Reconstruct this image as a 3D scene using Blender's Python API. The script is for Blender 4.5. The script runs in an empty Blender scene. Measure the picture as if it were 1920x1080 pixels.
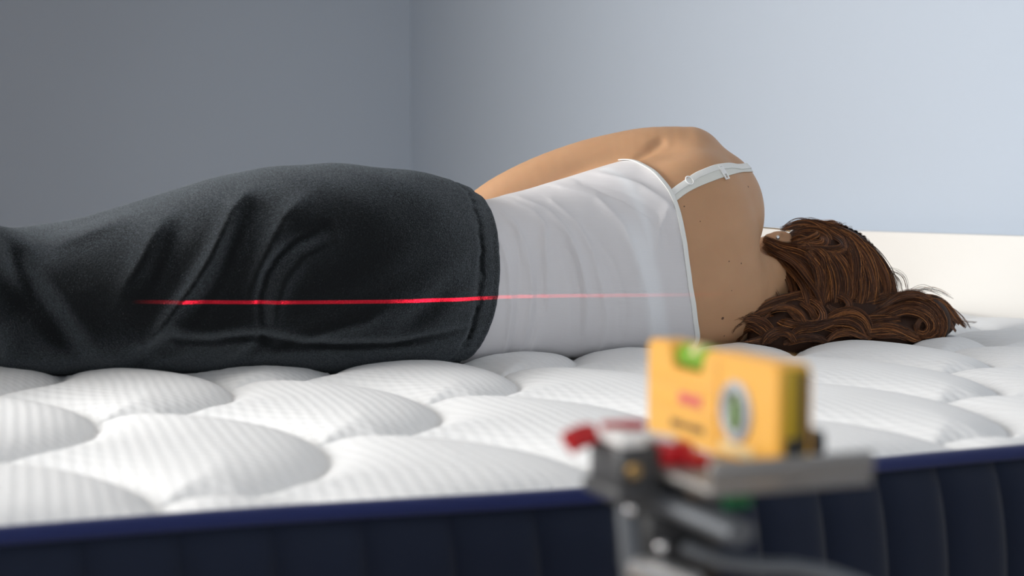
import bpy, bmesh, math, random
import numpy as np
from mathutils import Vector, Matrix
random.seed(4); rng = np.random.default_rng(4)
C = bpy.context.scene.collection
ZO = 0.60                                   # height of the mattress top above the floor
SC = bpy.context.scene

# ---------------------------------------------------------------- camera
cam_d = bpy.data.cameras.new('camera'); cam = bpy.data.objects.new('camera', cam_d); C.objects.link(cam)
cam.location = (0, 0, ZO + .25)
YAW, PIT = math.radians(22.0), math.atan(160 / 2667)
look = Vector((math.sin(YAW) * math.cos(PIT), math.cos(YAW) * math.cos(PIT), -math.sin(PIT)))
cam.rotation_euler = look.to_track_quat('-Z', 'Y').to_euler()
cam_d.sensor_width = 36; cam_d.lens = 2667 * 36 / 1920; cam_d.clip_start = .02
cam_d.dof.use_dof = True; cam_d.dof.focus_distance = 2.38; cam_d.dof.aperture_fstop = 3.6; cam_d.dof.aperture_blades = 0
SC.camera = cam

# ---------------------------------------------------------------- light and exposure
world = bpy.data.worlds.new('world'); SC.world = world; world.use_nodes = True
bg = world.node_tree.nodes['Background']; bg.inputs[0].default_value = (.75, .86, 1, 1); bg.inputs[1].default_value = 1.0
def area(name, loc, target, sx, sy, power, col, spread=180):
    d = bpy.data.lights.new(name, 'AREA'); d.shape = 'RECTANGLE'; d.size = sx; d.size_y = sy; d.energy = power; d.color = col; d.spread = math.radians(spread)
    o = bpy.data.objects.new(name, d); C.objects.link(o); o.location = loc
    o.rotation_euler = (Vector(target) - Vector(loc)).to_track_quat('-Z', 'Z').to_euler()
    return o
area('daylight_left', (-2.45, 3.15, 1.75), (1.2, 2.15, .75), 2.0, 1.5, 96, (1.0, .985, .96), 135)
area('fill_behind', (-.6, -2.3, 1.7), (.5, 2.0, 1.0), 2.6, 1.5, 34, (.92, .96, 1.0))  # fill light added behind the camera, no known source there
SC.view_settings.view_transform = 'Standard'; SC.view_settings.look = 'None'; SC.view_settings.gamma = 1
SC.view_settings.use_curve_mapping = False; SC.view_settings.exposure = 0.21
SC.cycles.use_denoising = True

# ---------------------------------------------------------------- implicit body shapes (metres, z = 0 is the mattress top)
def cubic(xs, ys, x):
    """Catmull-Rom through stations, clamped outside."""
    xs = np.asarray(xs, float); ys = np.asarray(ys, float)
    m = np.gradient(ys, xs)
    x = np.clip(x, xs[0], xs[-1])
    i = np.clip(np.searchsorted(xs, x, side='right') - 1, 0, len(xs) - 2)
    h = xs[i + 1] - xs[i]; t = (x - xs[i]) / h
    return ((2*t**3 - 3*t**2 + 1) * ys[i] + (t**3 - 2*t**2 + t) * h * m[i]
            + (-2*t**3 + 3*t**2) * ys[i + 1] + (t**3 - t**2) * h * m[i + 1])

def smin(a, b, k):
    h = np.clip(0.5 + 0.5 * (b - a) / k, 0, 1)
    return b + (a - b) * h - k * h * (1 - h)

def smax(a, b, k):
    return -smin(-a, -b, k)

def loft(st, u, v, z, n=2.4, cap=0.02):
    s = np.array(st, float)
    zb, zt, vn, vf = (cubic(s[:, 0], s[:, i], u) for i in (1, 2, 3, 4))
    cv, cz = (vn + vf) / 2, (zb + zt) / 2
    dv, dz = v - cv, z - cz
    g = (np.abs(dv / ((vf - vn) / 2))**n + np.abs(dz / ((zt - zb) / 2))**n)**(1 / n) + 1e-6
    r = np.sqrt(dv * dv + dz * dz)
    d = r - r / g
    return smax(d, np.maximum(s[0, 0] - u, u - s[-1, 0]) + 0 * d, cap)

def cone(a, b, ra, rb, u, v, z):
    a = np.array(a, float); d = np.array(b, float) - a
    L2 = d @ d
    t = np.clip(((u - a[0]) * d[0] + (v - a[1]) * d[1] + (z - a[2]) * d[2]) / L2, 0, 1)
    return np.sqrt((u - a[0] - t * d[0])**2 + (v - a[1] - t * d[1])**2 + (z - a[2] - t * d[2])**2) - (ra + (rb - ra) * t)

def ell(c, r, u, v, z):
    g = np.sqrt(((u - c[0]) / r[0])**2 + ((v - c[1]) / r[1])**2 + ((z - c[2]) / r[2])**2)
    q = np.sqrt((u - c[0])**2 + (v - c[1])**2 + (z - c[2])**2)
    return q - q / (g + 1e-6)

def chain(pts, u, v, z, k=0.02):
    """pts: (x, y, z, radius) joints of a limb."""
    f = None
    for p, q in zip(pts, pts[1:]):
        c = cone(p[:3], q[:3], p[3], q[3], u, v, z)
        f = c if f is None else smin(f, c, k)
    return f

TORSO = [  # u, z bottom, z top, v back, v front
    (0.45, -.012, .285, 2.065, 2.35), (0.56, -.012, .300, 2.045, 2.32), (0.66, -.012, .294, 2.05, 2.30),
    (0.75, -.010, .268, 2.075, 2.29), (0.83, -.008, .250, 2.100, 2.29), (0.90, -.008, .263, 2.108, 2.30),
    (1.00, -.010, .289, 2.105, 2.32), (1.09, -.012, .314, 2.095, 2.34), (1.17, -.012, .335, 2.09, 2.34),
    (1.225, -.012, .345, 2.088, 2.32), (1.275, -.010, .31, 2.098, 2.30), (1.315, .000, .225, 2.115, 2.285),
    (1.345, .020, .155, 2.135, 2.275), (1.375, .045, .125, 2.15, 2.27)]

def f_torso(u, v, z):
    return loft(TORSO, u, v, z, 2.5, 0.03)

ARM = [(1.242, 2.245, .314, .072), (1.18, 2.265, .323, .061), (1.13, 2.285, .322, .053), (1.07, 2.31, .310, .049), (1.0, 2.335, .287, .045), (0.94, 2.36, .259, .041), (0.90, 2.38, .233, .037)]
_s = np.linspace(0, 1, len(ARM)); ARM_FINE = [tuple(cubic(_s, np.array(ARM)[:, i], np.linspace(0, 1, 22))[k] for i in range(4)) for k in range(22)]
FORE = [(0.90, 2.38, .233, .037), (0.99, 2.50, .165, .036), (1.09, 2.60, .075, .024)]

def f_hand(u, v, z, wrist, dirn, side, up):
    """palm, four unequal curled fingers and a thumb that leaves the side of the palm"""
    w = np.array(wrist, float); d = np.array(dirn, float); s = np.array(side, float); n = np.array(up, float)
    P = lambda a, b, c: tuple(w + d * a + s * b + n * c)
    f = cone(P(0, 0, 0), P(.03, 0, 0), .022, .02, u, v, z)
    for b in (-.027, -.009, .009, .027):
        f = smin(f, cone(P(.02, b * .6, 0), P(.085, b, .004), .013, .0115, u, v, z), .012)
    for b, L in ((-.028, .055), (-.0095, .07), (.0095, .075), (.028, .066)):
        f = smin(f, chain([P(.08, b, .004) + (.0095,), P(.08 + L * .5, b * 1.1, .008) + (.0088,),
                           P(.08 + L * .82, b * 1.12, -.002) + (.008,), P(.08 + L, b * 1.12, -.013) + (.007,)], u, v, z, .004), .004)
    f = smin(f, chain([P(.02, .022, 0) + (.013,), P(.045, .048, -.006) + (.011,), P(.078, .058, -.012) + (.009,)], u, v, z, .006), .006)
    return f

FACE_TURN = math.radians(30)
def face_frame(u, v):
    a, b = u - 1.49, v - 2.25
    return 1.49 + a * math.cos(FACE_TURN) + b * math.sin(FACE_TURN), 2.25 - a * math.sin(FACE_TURN) + b * math.cos(FACE_TURN)
def face_to_world(p):
    a, b = p[0] - 1.49, p[1] - 2.25
    return (1.49 + a * math.cos(FACE_TURN) - b * math.sin(FACE_TURN), 2.25 + a * math.sin(FACE_TURN) + b * math.cos(FACE_TURN), p[2])
ARMPIT = [(1.0871, 2.1918, 0.3119), (1.115, 2.2068, 0.3208), (1.1366, 2.2108, 0.3303), (1.1556, 2.2096, 0.3416), (1.1711, 2.2115, 0.3548)]
def f_body(u, v, z):
    f = f_torso(u, v, z)
    f = smin(f, ell((1.257, 2.195, .230), (.104, .088, .117), u, v, z), .03)      # shoulder girdle and trapezius
    f = smin(f, ell((1.20, 2.135, .235), (.085, .045, .085), u, v, z), .04)       # shoulder blade
    f = smin(f, chain([(1.32, 2.20, .115, .058), (1.43, 2.23, .095, .047), (1.48, 2.245, .105, .050)], u, v, z), .03)
    hd = ell((1.525, 2.25, .115), (.100, .098, .076), u, v, z)
    fu, fv = face_frame(u, v)                                                     # chin tucked towards the chest
    hd = smin(hd, ell((1.455, 2.300, .118), (.062, .062, .070), fu, fv, z), .03)        # jaw
    hd = smin(hd, ell((1.425, 2.345, .115), (.02, .02, .022), fu, fv, z), .025)      # chin
    hd = smin(hd, cone((1.535, 2.342, .115), (1.495, 2.372, .115), .009, .014, fu, fv, z), .012)   # nose
    for s in (-1, 1):
        hd = smax(hd, -ell((1.528, 2.352, .115 + s * .032), (.014, .013, .016), fu, fv, z), .012)
        hd = smin(hd, ell((1.528, 2.338, .115 + s * .032), (.012, .011, .012), fu, fv, z), .003)   # eyeballs
    hd = smin(hd, ell((1.462, 2.362, .115), (.007, .007, .022), fu, fv, z), .006)    # lips
    hd = smin(hd, ell((1.451, 2.360, .115), (.007, .007, .018), fu, fv, z), .004)
    f = smin(f, hd, .025)
    ear = smax(ell((1.431, 2.232, .183), (.029, .013, .016), u, v, z), -ell((1.436, 2.219, .189), (.015, .009, .010), u, v, z), .004)
    ear = smin(ear, ell((1.405, 2.233, .183), (.010, .008, .010), u, v, z), .006)  # lobe
    f = smin(f, ear, .006)
    arm = np.minimum(chain(ARM_FINE, u, v, z, .0005), chain(FORE, u, v, z, .004))
    arm = smin(arm, f_hand(u, v, z, (1.09, 2.60, .07), (.80, .55, -.24), (.55, -.83, 0), (.2, .13, .97)), .015)
    f = smin(f, arm, .022)
    crease = chain([p + (0.0,) for p in ARMPIT], u, v, z, .0005)
    f = f + .0075 * np.exp(-(crease / .0085)**2)
    low = chain([(1.19, 2.24, .055, .056), (1.17, 2.42, .042, .045), (1.19, 2.56, .036, .037),
                 (1.31, 2.66, .034, .034), (1.42, 2.70, .026, .023)], u, v, z, .02)
    low = smin(low, f_hand(u, v, z, (1.42, 2.70, .024), (.97, .24, 0), (.24, -.97, 0), (0, 0, 1)), .015)
    f = smin(f, low, .03)
    legs = smin(chain(LEG_L, u, v, z, .03), chain(LEG_R, u, v, z, .03), .02)
    return smin(f, legs, .04)

LEG_L = [(0.58, 2.17, .215, .075), (0.16, 2.365, .128, .050), (-.20, 2.10, .140, .034), (-.24, 2.075, .138, .033), (-.285, 2.17, .11, .028), (-.32, 2.24, .095, .02)]
LEG_R = [(0.58, 2.18, .085, .080), (0.20, 2.42, .060, .052), (-.16, 2.24, .030, .034), (-.205, 2.22, .030, .033), (-.25, 2.31, .03, .028), (-.29, 2.38, .026, .02)]

HIPS = [  # trousers around hips and thighs
    (0.08, -.012, .178, 2.19, 2.44), (0.20, -.012, .215, 2.120, 2.45), (0.32, -.012, .259, 2.075, 2.43), (0.42, -.012, .293, 2.045, 2.40), (0.50, -.012, .306, 2.025, 2.37),
    (0.58, -.012, .309, 2.018, 2.35), (0.65, -.012, .306, 2.020, 2.33), (0.74, -.012, .294, 2.045, 2.32), (0.79, -.011, .280, 2.070, 2.31),
    (0.825, -.010, .261, 2.088, 2.303), (0.87, -.010, .252, 2.098, 2.30), (0.95, -.010, .26, 2.09, 2.30)]
LEGP_L = [(0.56, 2.17, .19, .09), (0.16, 2.36, .128, .070), (.04, 2.235, .150, .068), (-.17, 2.115, .160, .066), (-.20, 2.095, .155, .064)]
LEGP_R = [(0.56, 2.18, .085, .09), (0.20, 2.40, .060, .070), (-.13, 2.25, .045, .058), (-.17, 2.235, .045, .058)]

def waist_u(v, z):
    """u of the trousers' waist edge, curving over the hip"""
    return 0.825 - 1.5 * np.maximum(z - .19, 0)**2 - 1.7 * np.maximum(.15 - z, 0)**2

def fold2d(folds, u, z):
    """sum of ridges/grooves: (amplitude, width, skew, polyline of (u, z))"""
    d = 0 * (u + z)
    for amp, wid, skew, line in folds:
        best = np.full(np.broadcast(u, z).shape, 1e9); sg = np.zeros_like(best); fade = np.zeros_like(best)
        L = [0.0]
        for p, q in zip(line, line[1:]): L.append(L[-1] + math.hypot(q[0] - p[0], q[1] - p[1]))
        for i, (p, q) in enumerate(zip(line, line[1:])):
            ex, ez = q[0] - p[0], q[1] - p[1]; l2 = ex * ex + ez * ez
            t = np.clip(((u - p[0]) * ex + (z - p[1]) * ez) / l2, 0, 1)
            dx, dz = u - p[0] - t * ex, z - p[1] - t * ez
            r = np.sqrt(dx * dx + dz * dz)
            m = r < best
            s = (L[i] + t * math.sqrt(l2)) / L[-1]
            best = np.where(m, r, best); sg = np.where(m, np.sign(ex * dz - ez * dx), sg); fade = np.where(m, np.sin(np.pi * np.clip(s * .86 + .07, 0, 1))**.6, fade)
        x = best / wid
        w = np.where(sg * skew > 0, wid * (1 + abs(skew)), wid)
        d = d + amp * fade * np.exp(-(best / w)**(1.45 if amp > 0 else 2))
    return d

def f_trousers(u, v, z):
    f = loft(HIPS, u, v, z, 2.6, 0.03)
    legs = smin(chain(LEGP_L, u, v, z, .04), chain(LEGP_R, u, v, z, .04), .05)
    return smin(f, legs, .05)

HAIR = [((1.53, 2.25, .112), (.118, .118, .099)), ((1.475, 2.215, .09), (.075, .075, .09)), ((1.57, 2.20, .06), (.078, .075, .075))]
CURL = [((1.355, 2.122, .016), (.055, .032, .036)), ((1.40, 2.145, .045), (.04, .03, .035)), ((1.455, 2.135, .022), (.10, .045, .045)), ((1.375, 2.115, .012), (.06, .03, .032)), ((1.57, 2.125, .018), (.08, .05, .036)),
        ((1.665, 2.13, .030), (.062, .045, .052)), ((1.735, 2.18, .028), (.045, .04, .034)), ((1.52, 2.15, .05), (.09, .05, .04))]
def f_hair(u, v, z):
    f = None  # opened over the face, the ear and the nape
    for c, r in HAIR:
        e = ell(c, r, u, v, z); f = e if f is None else smin(f, e, .03)
    for c, r in CURL:
        f = smin(f, ell(c, r, u, v, z), .022)
    f = smax(f, -ell((1.45, 2.36, .115), (.10, .115, .16), u, v, z), .01)
    return smax(f, -ell((1.425, 2.225, .215), (.034, .03, .055), u, v, z), .01)

# ---------------------------------------------------------------- measured lines
TROUSER_FOLDS = [(0.0172, 0.0081, 0.8, [(0.42, 0.264), (0.397, 0.241), (0.381, 0.212), (0.362, 0.174), (0.335, 0.129), (0.304, 0.084), (0.278, 0.043)]),
    (0.0138, 0.011, 0.6, [(0.494, 0.254), (0.467, 0.231), (0.447, 0.196), (0.433, 0.165), (0.417, 0.123)]),
    (-0.0092, 0.0102, 0, [(0.522, 0.211), (0.482, 0.192), (0.458, 0.171), (0.442, 0.146), (0.434, 0.111), (0.437, 0.08), (0.44, 0.055)]),
    (0.0103, 0.0145, 0, [(0.538, 0.195), (0.49, 0.172), (0.466, 0.141), (0.454, 0.103), (0.453, 0.068)]),
    (-0.0069, 0.0153, 0, [(0.426, 0.235), (0.408, 0.204), (0.388, 0.158), (0.365, 0.113), (0.343, 0.075)]),
    (0.0121, 0.0119, 0.5, [(0.308, 0.226), (0.285, 0.198), (0.265, 0.16), (0.243, 0.123)]),
    (-0.0069, 0.017, 0, [(0.336, 0.227), (0.317, 0.197), (0.298, 0.16), (0.279, 0.115)]),
    (0.0103, 0.0119, 0, [(0.255, 0.228), (0.219, 0.213), (0.183, 0.197), (0.162, 0.188)]),
    (-0.0057, 0.0119, 0, [(0.241, 0.235), (0.197, 0.224), (0.155, 0.213)]),
    (-0.0069, 0.0059, 0, [(0.311, 0.053), (0.364, 0.05), (0.402, 0.055), (0.44, 0.056), (0.489, 0.046), (0.553, 0.04), (0.636, 0.039), (0.764, 0.057)]),
    (0.0069, 0.017, 0, [(0.312, 0.069), (0.364, 0.065), (0.418, 0.073)]),
    (-0.0161, 0.0153, 0, [(0.311, 0.053), (0.289, 0.035), (0.27, 0.009)]),
    (-0.0126, 0.0187, 0, [(0.079, 0.207), (0.105, 0.163), (0.129, 0.119), (0.159, 0.074), (0.194, 0.02)]),
    (0.0057, 0.0255, 0, [(0.12, 0.199), (0.147, 0.148), (0.181, 0.088), (0.216, 0.034)]),
    (0.0057, 0.0119, 0, [(0.473, 0.036), (0.521, 0.058), (0.586, 0.075), (0.619, 0.094)]),
    (-0.0046, 0.0102, 0, [(0.441, 0.049), (0.425, 0.034), (0.402, 0.011)]),
    (-0.0046, 0.017, 0, [(0.644, 0.065), (0.687, 0.092), (0.721, 0.12)]),
    (-0.0057, 0.0085, 0, [(0.44, 0.055), (0.457, 0.042), (0.521, 0.038)]),
    (-0.0034, 0.0051, 0, [(0.773, 0.234), (0.784, 0.201), (0.784, 0.168), (0.777, 0.119), (0.773, 0.078), (0.766, 0.037), (0.761, -0.013)])]
TANK_FOLDS = [(0.0066, 0.0049, 0.8, [(0.874, 0.248), (0.896, 0.234), (0.909, 0.214), (0.907, 0.169), (0.91, 0.12), (0.912, 0.08)]),
    (0.008, 0.0049, 0.8, [(0.887, 0.254), (0.922, 0.234), (0.949, 0.197), (0.967, 0.152), (0.978, 0.103), (0.985, 0.036)]),
    (0.0057, 0.0049, 0.8, [(0.935, 0.25), (0.967, 0.213), (0.989, 0.168), (1.003, 0.118), (1.017, 0.068), (1.023, 0.002)]),
    (0.0057, 0.0041, 0.8, [(0.826, 0.202), (0.839, 0.154), (0.845, 0.082), (0.846, -0.007)]),
    (0.0057, 0.0049, 0.6, [(0.858, 0.218), (0.874, 0.178), (0.883, 0.113), (0.879, 0.052), (0.875, -0.009)]),
    (0.0057, 0.0066, 0.6, [(0.962, 0.274), (1.007, 0.258), (1.044, 0.213), (1.067, 0.15), (1.086, 0.1), (1.106, 0.032)]),
    (0.0057, 0.0049, 0.6, [(0.9, 0.072), (0.898, 0.031), (0.889, -0.017)]),
    (-0.0057, 0.0082, 0, [(0.9, 0.202), (0.898, 0.153), (0.9, 0.088), (0.896, 0.031)]),
    (-0.0057, 0.0082, 0, [(0.944, 0.185), (0.958, 0.136), (0.967, 0.086), (0.974, 0.029)]),
    (-0.0057, 0.0098, 0, [(0.985, 0.205), (1.021, 0.151), (1.045, 0.084), (1.054, 0.026)]),
    (-0.0038, 0.0066, 0, [(0.861, 0.186), (0.863, 0.113), (0.859, 0.033), (0.859, -0.016)]),
    (0.0076, 0.0082, 0, [(1.039, 0.295), (1.085, 0.275), (1.118, 0.25), (1.137, 0.225)]),
    (-0.0057, 0.0098, 0, [(1.002, 0.283), (1.057, 0.262), (1.1, 0.233), (1.123, 0.183)]),
    (0.0038, 0.0057, 0, [(1.123, 0.242), (1.109, 0.208), (1.102, 0.167)]),
    (0.0047, 0.0041, 0.6, [(0.843, 0.234), (0.861, 0.206), (0.87, 0.154)])]
TANK_EDGE = [(1.1081, 2.1972, 0.3223), (1.1094, 2.1756, 0.319), (1.1145, 2.1462, 0.3093), (1.1231, 2.1142, 0.29), (1.1353, 2.0957, 0.265), (1.1434, 2.0861, 0.2323), (1.1548, 2.0842, 0.1792), (1.1682, 2.0889, 0.1076), (1.1854, 2.1025, 0.0523), (1.2019, 2.122, 0.0183)]  # points along the upper hem
STRAP_TANK = [(1.1337, 2.1001, 0.2642), (1.15, 2.0988, 0.2757), (1.1638, 2.0983, 0.2838), (1.1796, 2.0995, 0.2937), (1.1984, 2.1005, 0.301), (1.2189, 2.1041, 0.3075), (1.2388, 2.11, 0.3105), (1.2623, 2.1215, 0.3119), (1.2849, 2.1345, 0.3106)]
STRAP_BRA = [(1.1362, 2.0972, 0.258), (1.1582, 2.0954, 0.2731), (1.177, 2.0947, 0.282), (1.1994, 2.0949, 0.2902), (1.2241, 2.0987, 0.2976), (1.2506, 2.1087, 0.3034), (1.2827, 2.1309, 0.3077)]
MOLES = [(0.4377, -0.0946, 0.0532, 0.0027), (0.4929, -0.0826, 0.2774, 0.0017), (0.4675, -0.1043, 0.1468, 0.0015), (0.4398, -0.1104, 0.151, 0.0013), (0.353, -0.1108, 0.2438, 0.0013), (0.4525, -0.0753, 0.0209, 0.0015), (0.3798, -0.1174, 0.2189, 0.001), (0.4485, -0.1055, 0.1009, 0.0009)]
HAIR_LOCKS = [  # (half width, strands, centre line)
    (0.0105, 110, [(1.393, 2.229, 0.18), (1.406, 2.215, 0.169), (1.42, 2.192, 0.157), (1.429, 2.163, 0.141), (1.44, 2.145, 0.117), (1.448, 2.127, 0.092), (1.45, 2.116, 0.067)]),
    (0.0086, 90, [(1.396, 2.235, 0.17), (1.409, 2.209, 0.157), (1.418, 2.179, 0.137), (1.425, 2.156, 0.115), (1.426, 2.134, 0.09), (1.423, 2.119, 0.063)]),
    (0.0096, 100, [(1.394, 2.228, 0.186), (1.415, 2.207, 0.171), (1.439, 2.179, 0.162), (1.454, 2.149, 0.141), (1.463, 2.13, 0.108), (1.464, 2.12, 0.076)]),
    (0.0076, 60, [(1.398, 2.219, 0.161), (1.408, 2.197, 0.144), (1.416, 2.173, 0.116), (1.412, 2.15, 0.089), (1.41, 2.133, 0.071)]),
    (0.0067, 100, [(1.435, 2.235, 0.199), (1.451, 2.229, 0.206), (1.476, 2.219, 0.21), (1.489, 2.203, 0.203), (1.489, 2.188, 0.192), (1.469, 2.181, 0.183), (1.446, 2.189, 0.177), (1.433, 2.196, 0.173)]),
    (0.0076, 120, [(1.445, 2.241, 0.201), (1.473, 2.231, 0.21), (1.498, 2.208, 0.207), (1.513, 2.184, 0.194), (1.518, 2.161, 0.181), (1.514, 2.148, 0.169), (1.495, 2.147, 0.162), (1.469, 2.156, 0.164), (1.445, 2.167, 0.168)]),
    (0.0086, 100, [(1.449, 2.221, 0.19), (1.469, 2.21, 0.197), (1.483, 2.194, 0.196), (1.49, 2.173, 0.185), (1.48, 2.164, 0.173), (1.456, 2.171, 0.17), (1.436, 2.181, 0.17)]),
    (0.0067, 60, [(1.444, 2.214, 0.18), (1.449, 2.202, 0.184), (1.456, 2.184, 0.181), (1.459, 2.168, 0.172), (1.461, 2.157, 0.157)]),
    (0.0076, 100, [(1.476, 2.25, 0.207), (1.505, 2.227, 0.21), (1.522, 2.201, 0.201), (1.535, 2.172, 0.187), (1.54, 2.152, 0.168), (1.54, 2.14, 0.144)]),
    (0.0105, 120, [(1.509, 2.207, 0.207), (1.53, 2.178, 0.192), (1.535, 2.149, 0.164), (1.525, 2.124, 0.117), (1.507, 2.111, 0.068)]),
    (0.0105, 120, [(1.515, 2.19, 0.201), (1.543, 2.164, 0.18), (1.555, 2.14, 0.144), (1.552, 2.117, 0.097), (1.539, 2.104, 0.053)]),
    (0.0105, 120, [(1.528, 2.176, 0.193), (1.569, 2.16, 0.165), (1.6, 2.152, 0.13), (1.615, 2.142, 0.095), (1.617, 2.132, 0.064)]),
    (0.0105, 120, [(1.522, 2.175, 0.192), (1.556, 2.157, 0.17), (1.579, 2.141, 0.134), (1.584, 2.123, 0.096), (1.573, 2.11, 0.057)]),
    (0.0105, 120, [(1.514, 2.188, 0.2), (1.55, 2.166, 0.176), (1.581, 2.151, 0.146), (1.605, 2.146, 0.114), (1.62, 2.143, 0.085)]),
    (0.0105, 120, [(1.462, 2.162, 0.172), (1.473, 2.148, 0.155), (1.473, 2.138, 0.127), (1.464, 2.126, 0.094), (1.453, 2.12, 0.067)]),
    (0.0105, 120, [(1.446, 2.163, 0.164), (1.455, 2.151, 0.145), (1.456, 2.136, 0.117), (1.452, 2.128, 0.075)]),
    (0.0105, 120, [(1.472, 2.152, 0.164), (1.482, 2.141, 0.145), (1.483, 2.124, 0.108), (1.475, 2.113, 0.067)]),
    (0.0105, 120, [(1.49, 2.145, 0.16), (1.503, 2.135, 0.136), (1.5, 2.118, 0.098), (1.487, 2.108, 0.06)]),
    (0.0105, 120, [(1.52, 2.147, 0.169), (1.536, 2.133, 0.135), (1.532, 2.114, 0.093), (1.517, 2.104, 0.053)]),
    (0.0105, 120, [(1.504, 2.192, 0.201), (1.532, 2.165, 0.18), (1.543, 2.143, 0.154), (1.549, 2.123, 0.116), (1.551, 2.108, 0.064)]),
    (0.0076, 110, [(1.473, 2.124, 0.089), (1.446, 2.137, 0.087), (1.415, 2.14, 0.084), (1.379, 2.139, 0.077), (1.338, 2.126, 0.068), (1.308, 2.117, 0.059), (1.284, 2.111, 0.049)]),
    (0.0057, 120, [(1.316, 2.125, 0.06), (1.36, 2.136, 0.074), (1.405, 2.142, 0.082), (1.43, 2.129, 0.078), (1.436, 2.108, 0.065), (1.433, 2.092, 0.05), (1.42, 2.085, 0.039), (1.399, 2.085, 0.037), (1.383, 2.091, 0.043), (1.376, 2.101, 0.056), (1.371, 2.112, 0.066)]),
    (0.0048, 70, [(1.338, 2.129, 0.062), (1.361, 2.121, 0.069), (1.383, 2.108, 0.064), (1.391, 2.095, 0.052), (1.394, 2.089, 0.041), (1.411, 2.084, 0.037), (1.427, 2.082, 0.041)]),
    (0.0057, 60, [(1.342, 2.128, 0.055), (1.346, 2.108, 0.047), (1.35, 2.09, 0.043), (1.369, 2.086, 0.039), (1.393, 2.082, 0.036)]),
    (0.0057, 70, [(1.281, 2.112, 0.049), (1.302, 2.108, 0.05), (1.317, 2.102, 0.043), (1.326, 2.09, 0.031), (1.341, 2.079, 0.022)]),
    (0.0048, 80, [(1.35, 2.077, 0.018), (1.375, 2.079, 0.033), (1.409, 2.081, 0.036), (1.444, 2.085, 0.042), (1.478, 2.082, 0.047)]),
    (0.0048, 80, [(1.452, 2.13, 0.088), (1.476, 2.118, 0.088), (1.49, 2.106, 0.079), (1.489, 2.096, 0.066), (1.475, 2.094, 0.056), (1.46, 2.099, 0.059), (1.448, 2.106, 0.07)]),
    (0.0057, 90, [(1.429, 2.085, 0.033), (1.455, 2.084, 0.042), (1.483, 2.082, 0.04), (1.501, 2.08, 0.029), (1.509, 2.078, 0.016), (1.517, 2.076, 0.008)]),
    (0.0067, 110, [(1.437, 2.093, 0.043), (1.47, 2.09, 0.056), (1.499, 2.089, 0.055), (1.514, 2.084, 0.044), (1.521, 2.079, 0.025), (1.522, 2.076, 0.01)]),
    (0.0048, 70, [(1.433, 2.08, 0.009), (1.45, 2.079, 0.02), (1.473, 2.078, 0.023), (1.497, 2.076, 0.017), (1.518, 2.071, 0.009)]),
    (0.0048, 50, [(1.288, 2.137, 0.007), (1.293, 2.13, 0.025), (1.299, 2.115, 0.033), (1.309, 2.103, 0.028), (1.314, 2.093, 0.014)]),
    (0.0048, 60, [(1.275, 2.109, 0.007), (1.301, 2.097, 0.012), (1.327, 2.086, 0.02), (1.347, 2.078, 0.031)]),
    (0.0057, 70, [(1.306, 2.091, 0.005), (1.316, 2.087, 0.02), (1.332, 2.081, 0.029), (1.352, 2.076, 0.025), (1.363, 2.073, 0.01)]),
    (0.0057, 70, [(1.343, 2.079, 0.008), (1.374, 2.077, 0.017), (1.408, 2.079, 0.016), (1.437, 2.08, 0.007)]),
    (0.0057, 60, [(1.347, 2.126, 0.057), (1.324, 2.113, 0.042), (1.314, 2.094, 0.025), (1.322, 2.085, 0.009)]),
    (0.0067, 60, [(1.291, 2.115, 0.043), (1.306, 2.104, 0.037), (1.317, 2.095, 0.025), (1.318, 2.089, 0.009)]),
    (0.0076, 70, [(1.404, 2.123, 0.076), (1.416, 2.109, 0.063), (1.421, 2.099, 0.045), (1.449, 2.09, 0.034), (1.487, 2.082, 0.018)]),
    (0.0067, 140, [(1.515, 2.093, 0.041), (1.559, 2.104, 0.058), (1.604, 2.111, 0.073), (1.639, 2.11, 0.076), (1.662, 2.093, 0.067), (1.677, 2.084, 0.048), (1.684, 2.082, 0.027), (1.678, 2.084, 0.008), (1.661, 2.089, -0.001)]),
    (0.0067, 140, [(1.505, 2.088, 0.038), (1.547, 2.095, 0.049), (1.59, 2.099, 0.063), (1.625, 2.099, 0.067), (1.647, 2.086, 0.059), (1.661, 2.077, 0.039), (1.661, 2.076, 0.018), (1.645, 2.078, 0.009), (1.626, 2.081, 0.016), (1.621, 2.082, 0.033), (1.633, 2.079, 0.042)]),
    (0.0057, 100, [(1.534, 2.084, 0.032), (1.571, 2.089, 0.049), (1.608, 2.091, 0.057), (1.634, 2.087, 0.051), (1.648, 2.08, 0.038), (1.65, 2.078, 0.023), (1.637, 2.078, 0.013), (1.618, 2.081, 0.021)]),
    (0.0076, 90, [(1.518, 2.082, 0.029), (1.549, 2.074, 0.032), (1.584, 2.074, 0.023), (1.617, 2.079, 0.01), (1.648, 2.082, 0.001)]),
    (0.0067, 80, [(1.511, 2.081, 0.02), (1.538, 2.074, 0.02), (1.57, 2.072, 0.02), (1.598, 2.07, 0.012)]),
    (0.0057, 80, [(1.618, 2.124, 0.079), (1.654, 2.113, 0.078), (1.698, 2.125, 0.072), (1.735, 2.139, 0.057), (1.769, 2.15, 0.033), (1.785, 2.143, 0.017)]),
    (0.0048, 60, [(1.659, 2.105, 0.072), (1.699, 2.115, 0.067), (1.734, 2.126, 0.043), (1.762, 2.135, 0.024)]),
    (0.0038, 50, [(1.672, 2.097, 0.067), (1.705, 2.107, 0.048), (1.73, 2.121, 0.026), (1.754, 2.134, 0.011)]),
    (0.0067, 70, [(1.505, 2.107, 0.069), (1.553, 2.111, 0.073), (1.593, 2.119, 0.081), (1.624, 2.122, 0.084)]),
    (0.0048, 70, [(1.556, 2.1, 0.062), (1.587, 2.088, 0.083), (1.629, 2.09, 0.086), (1.668, 2.092, 0.076)]),
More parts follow.
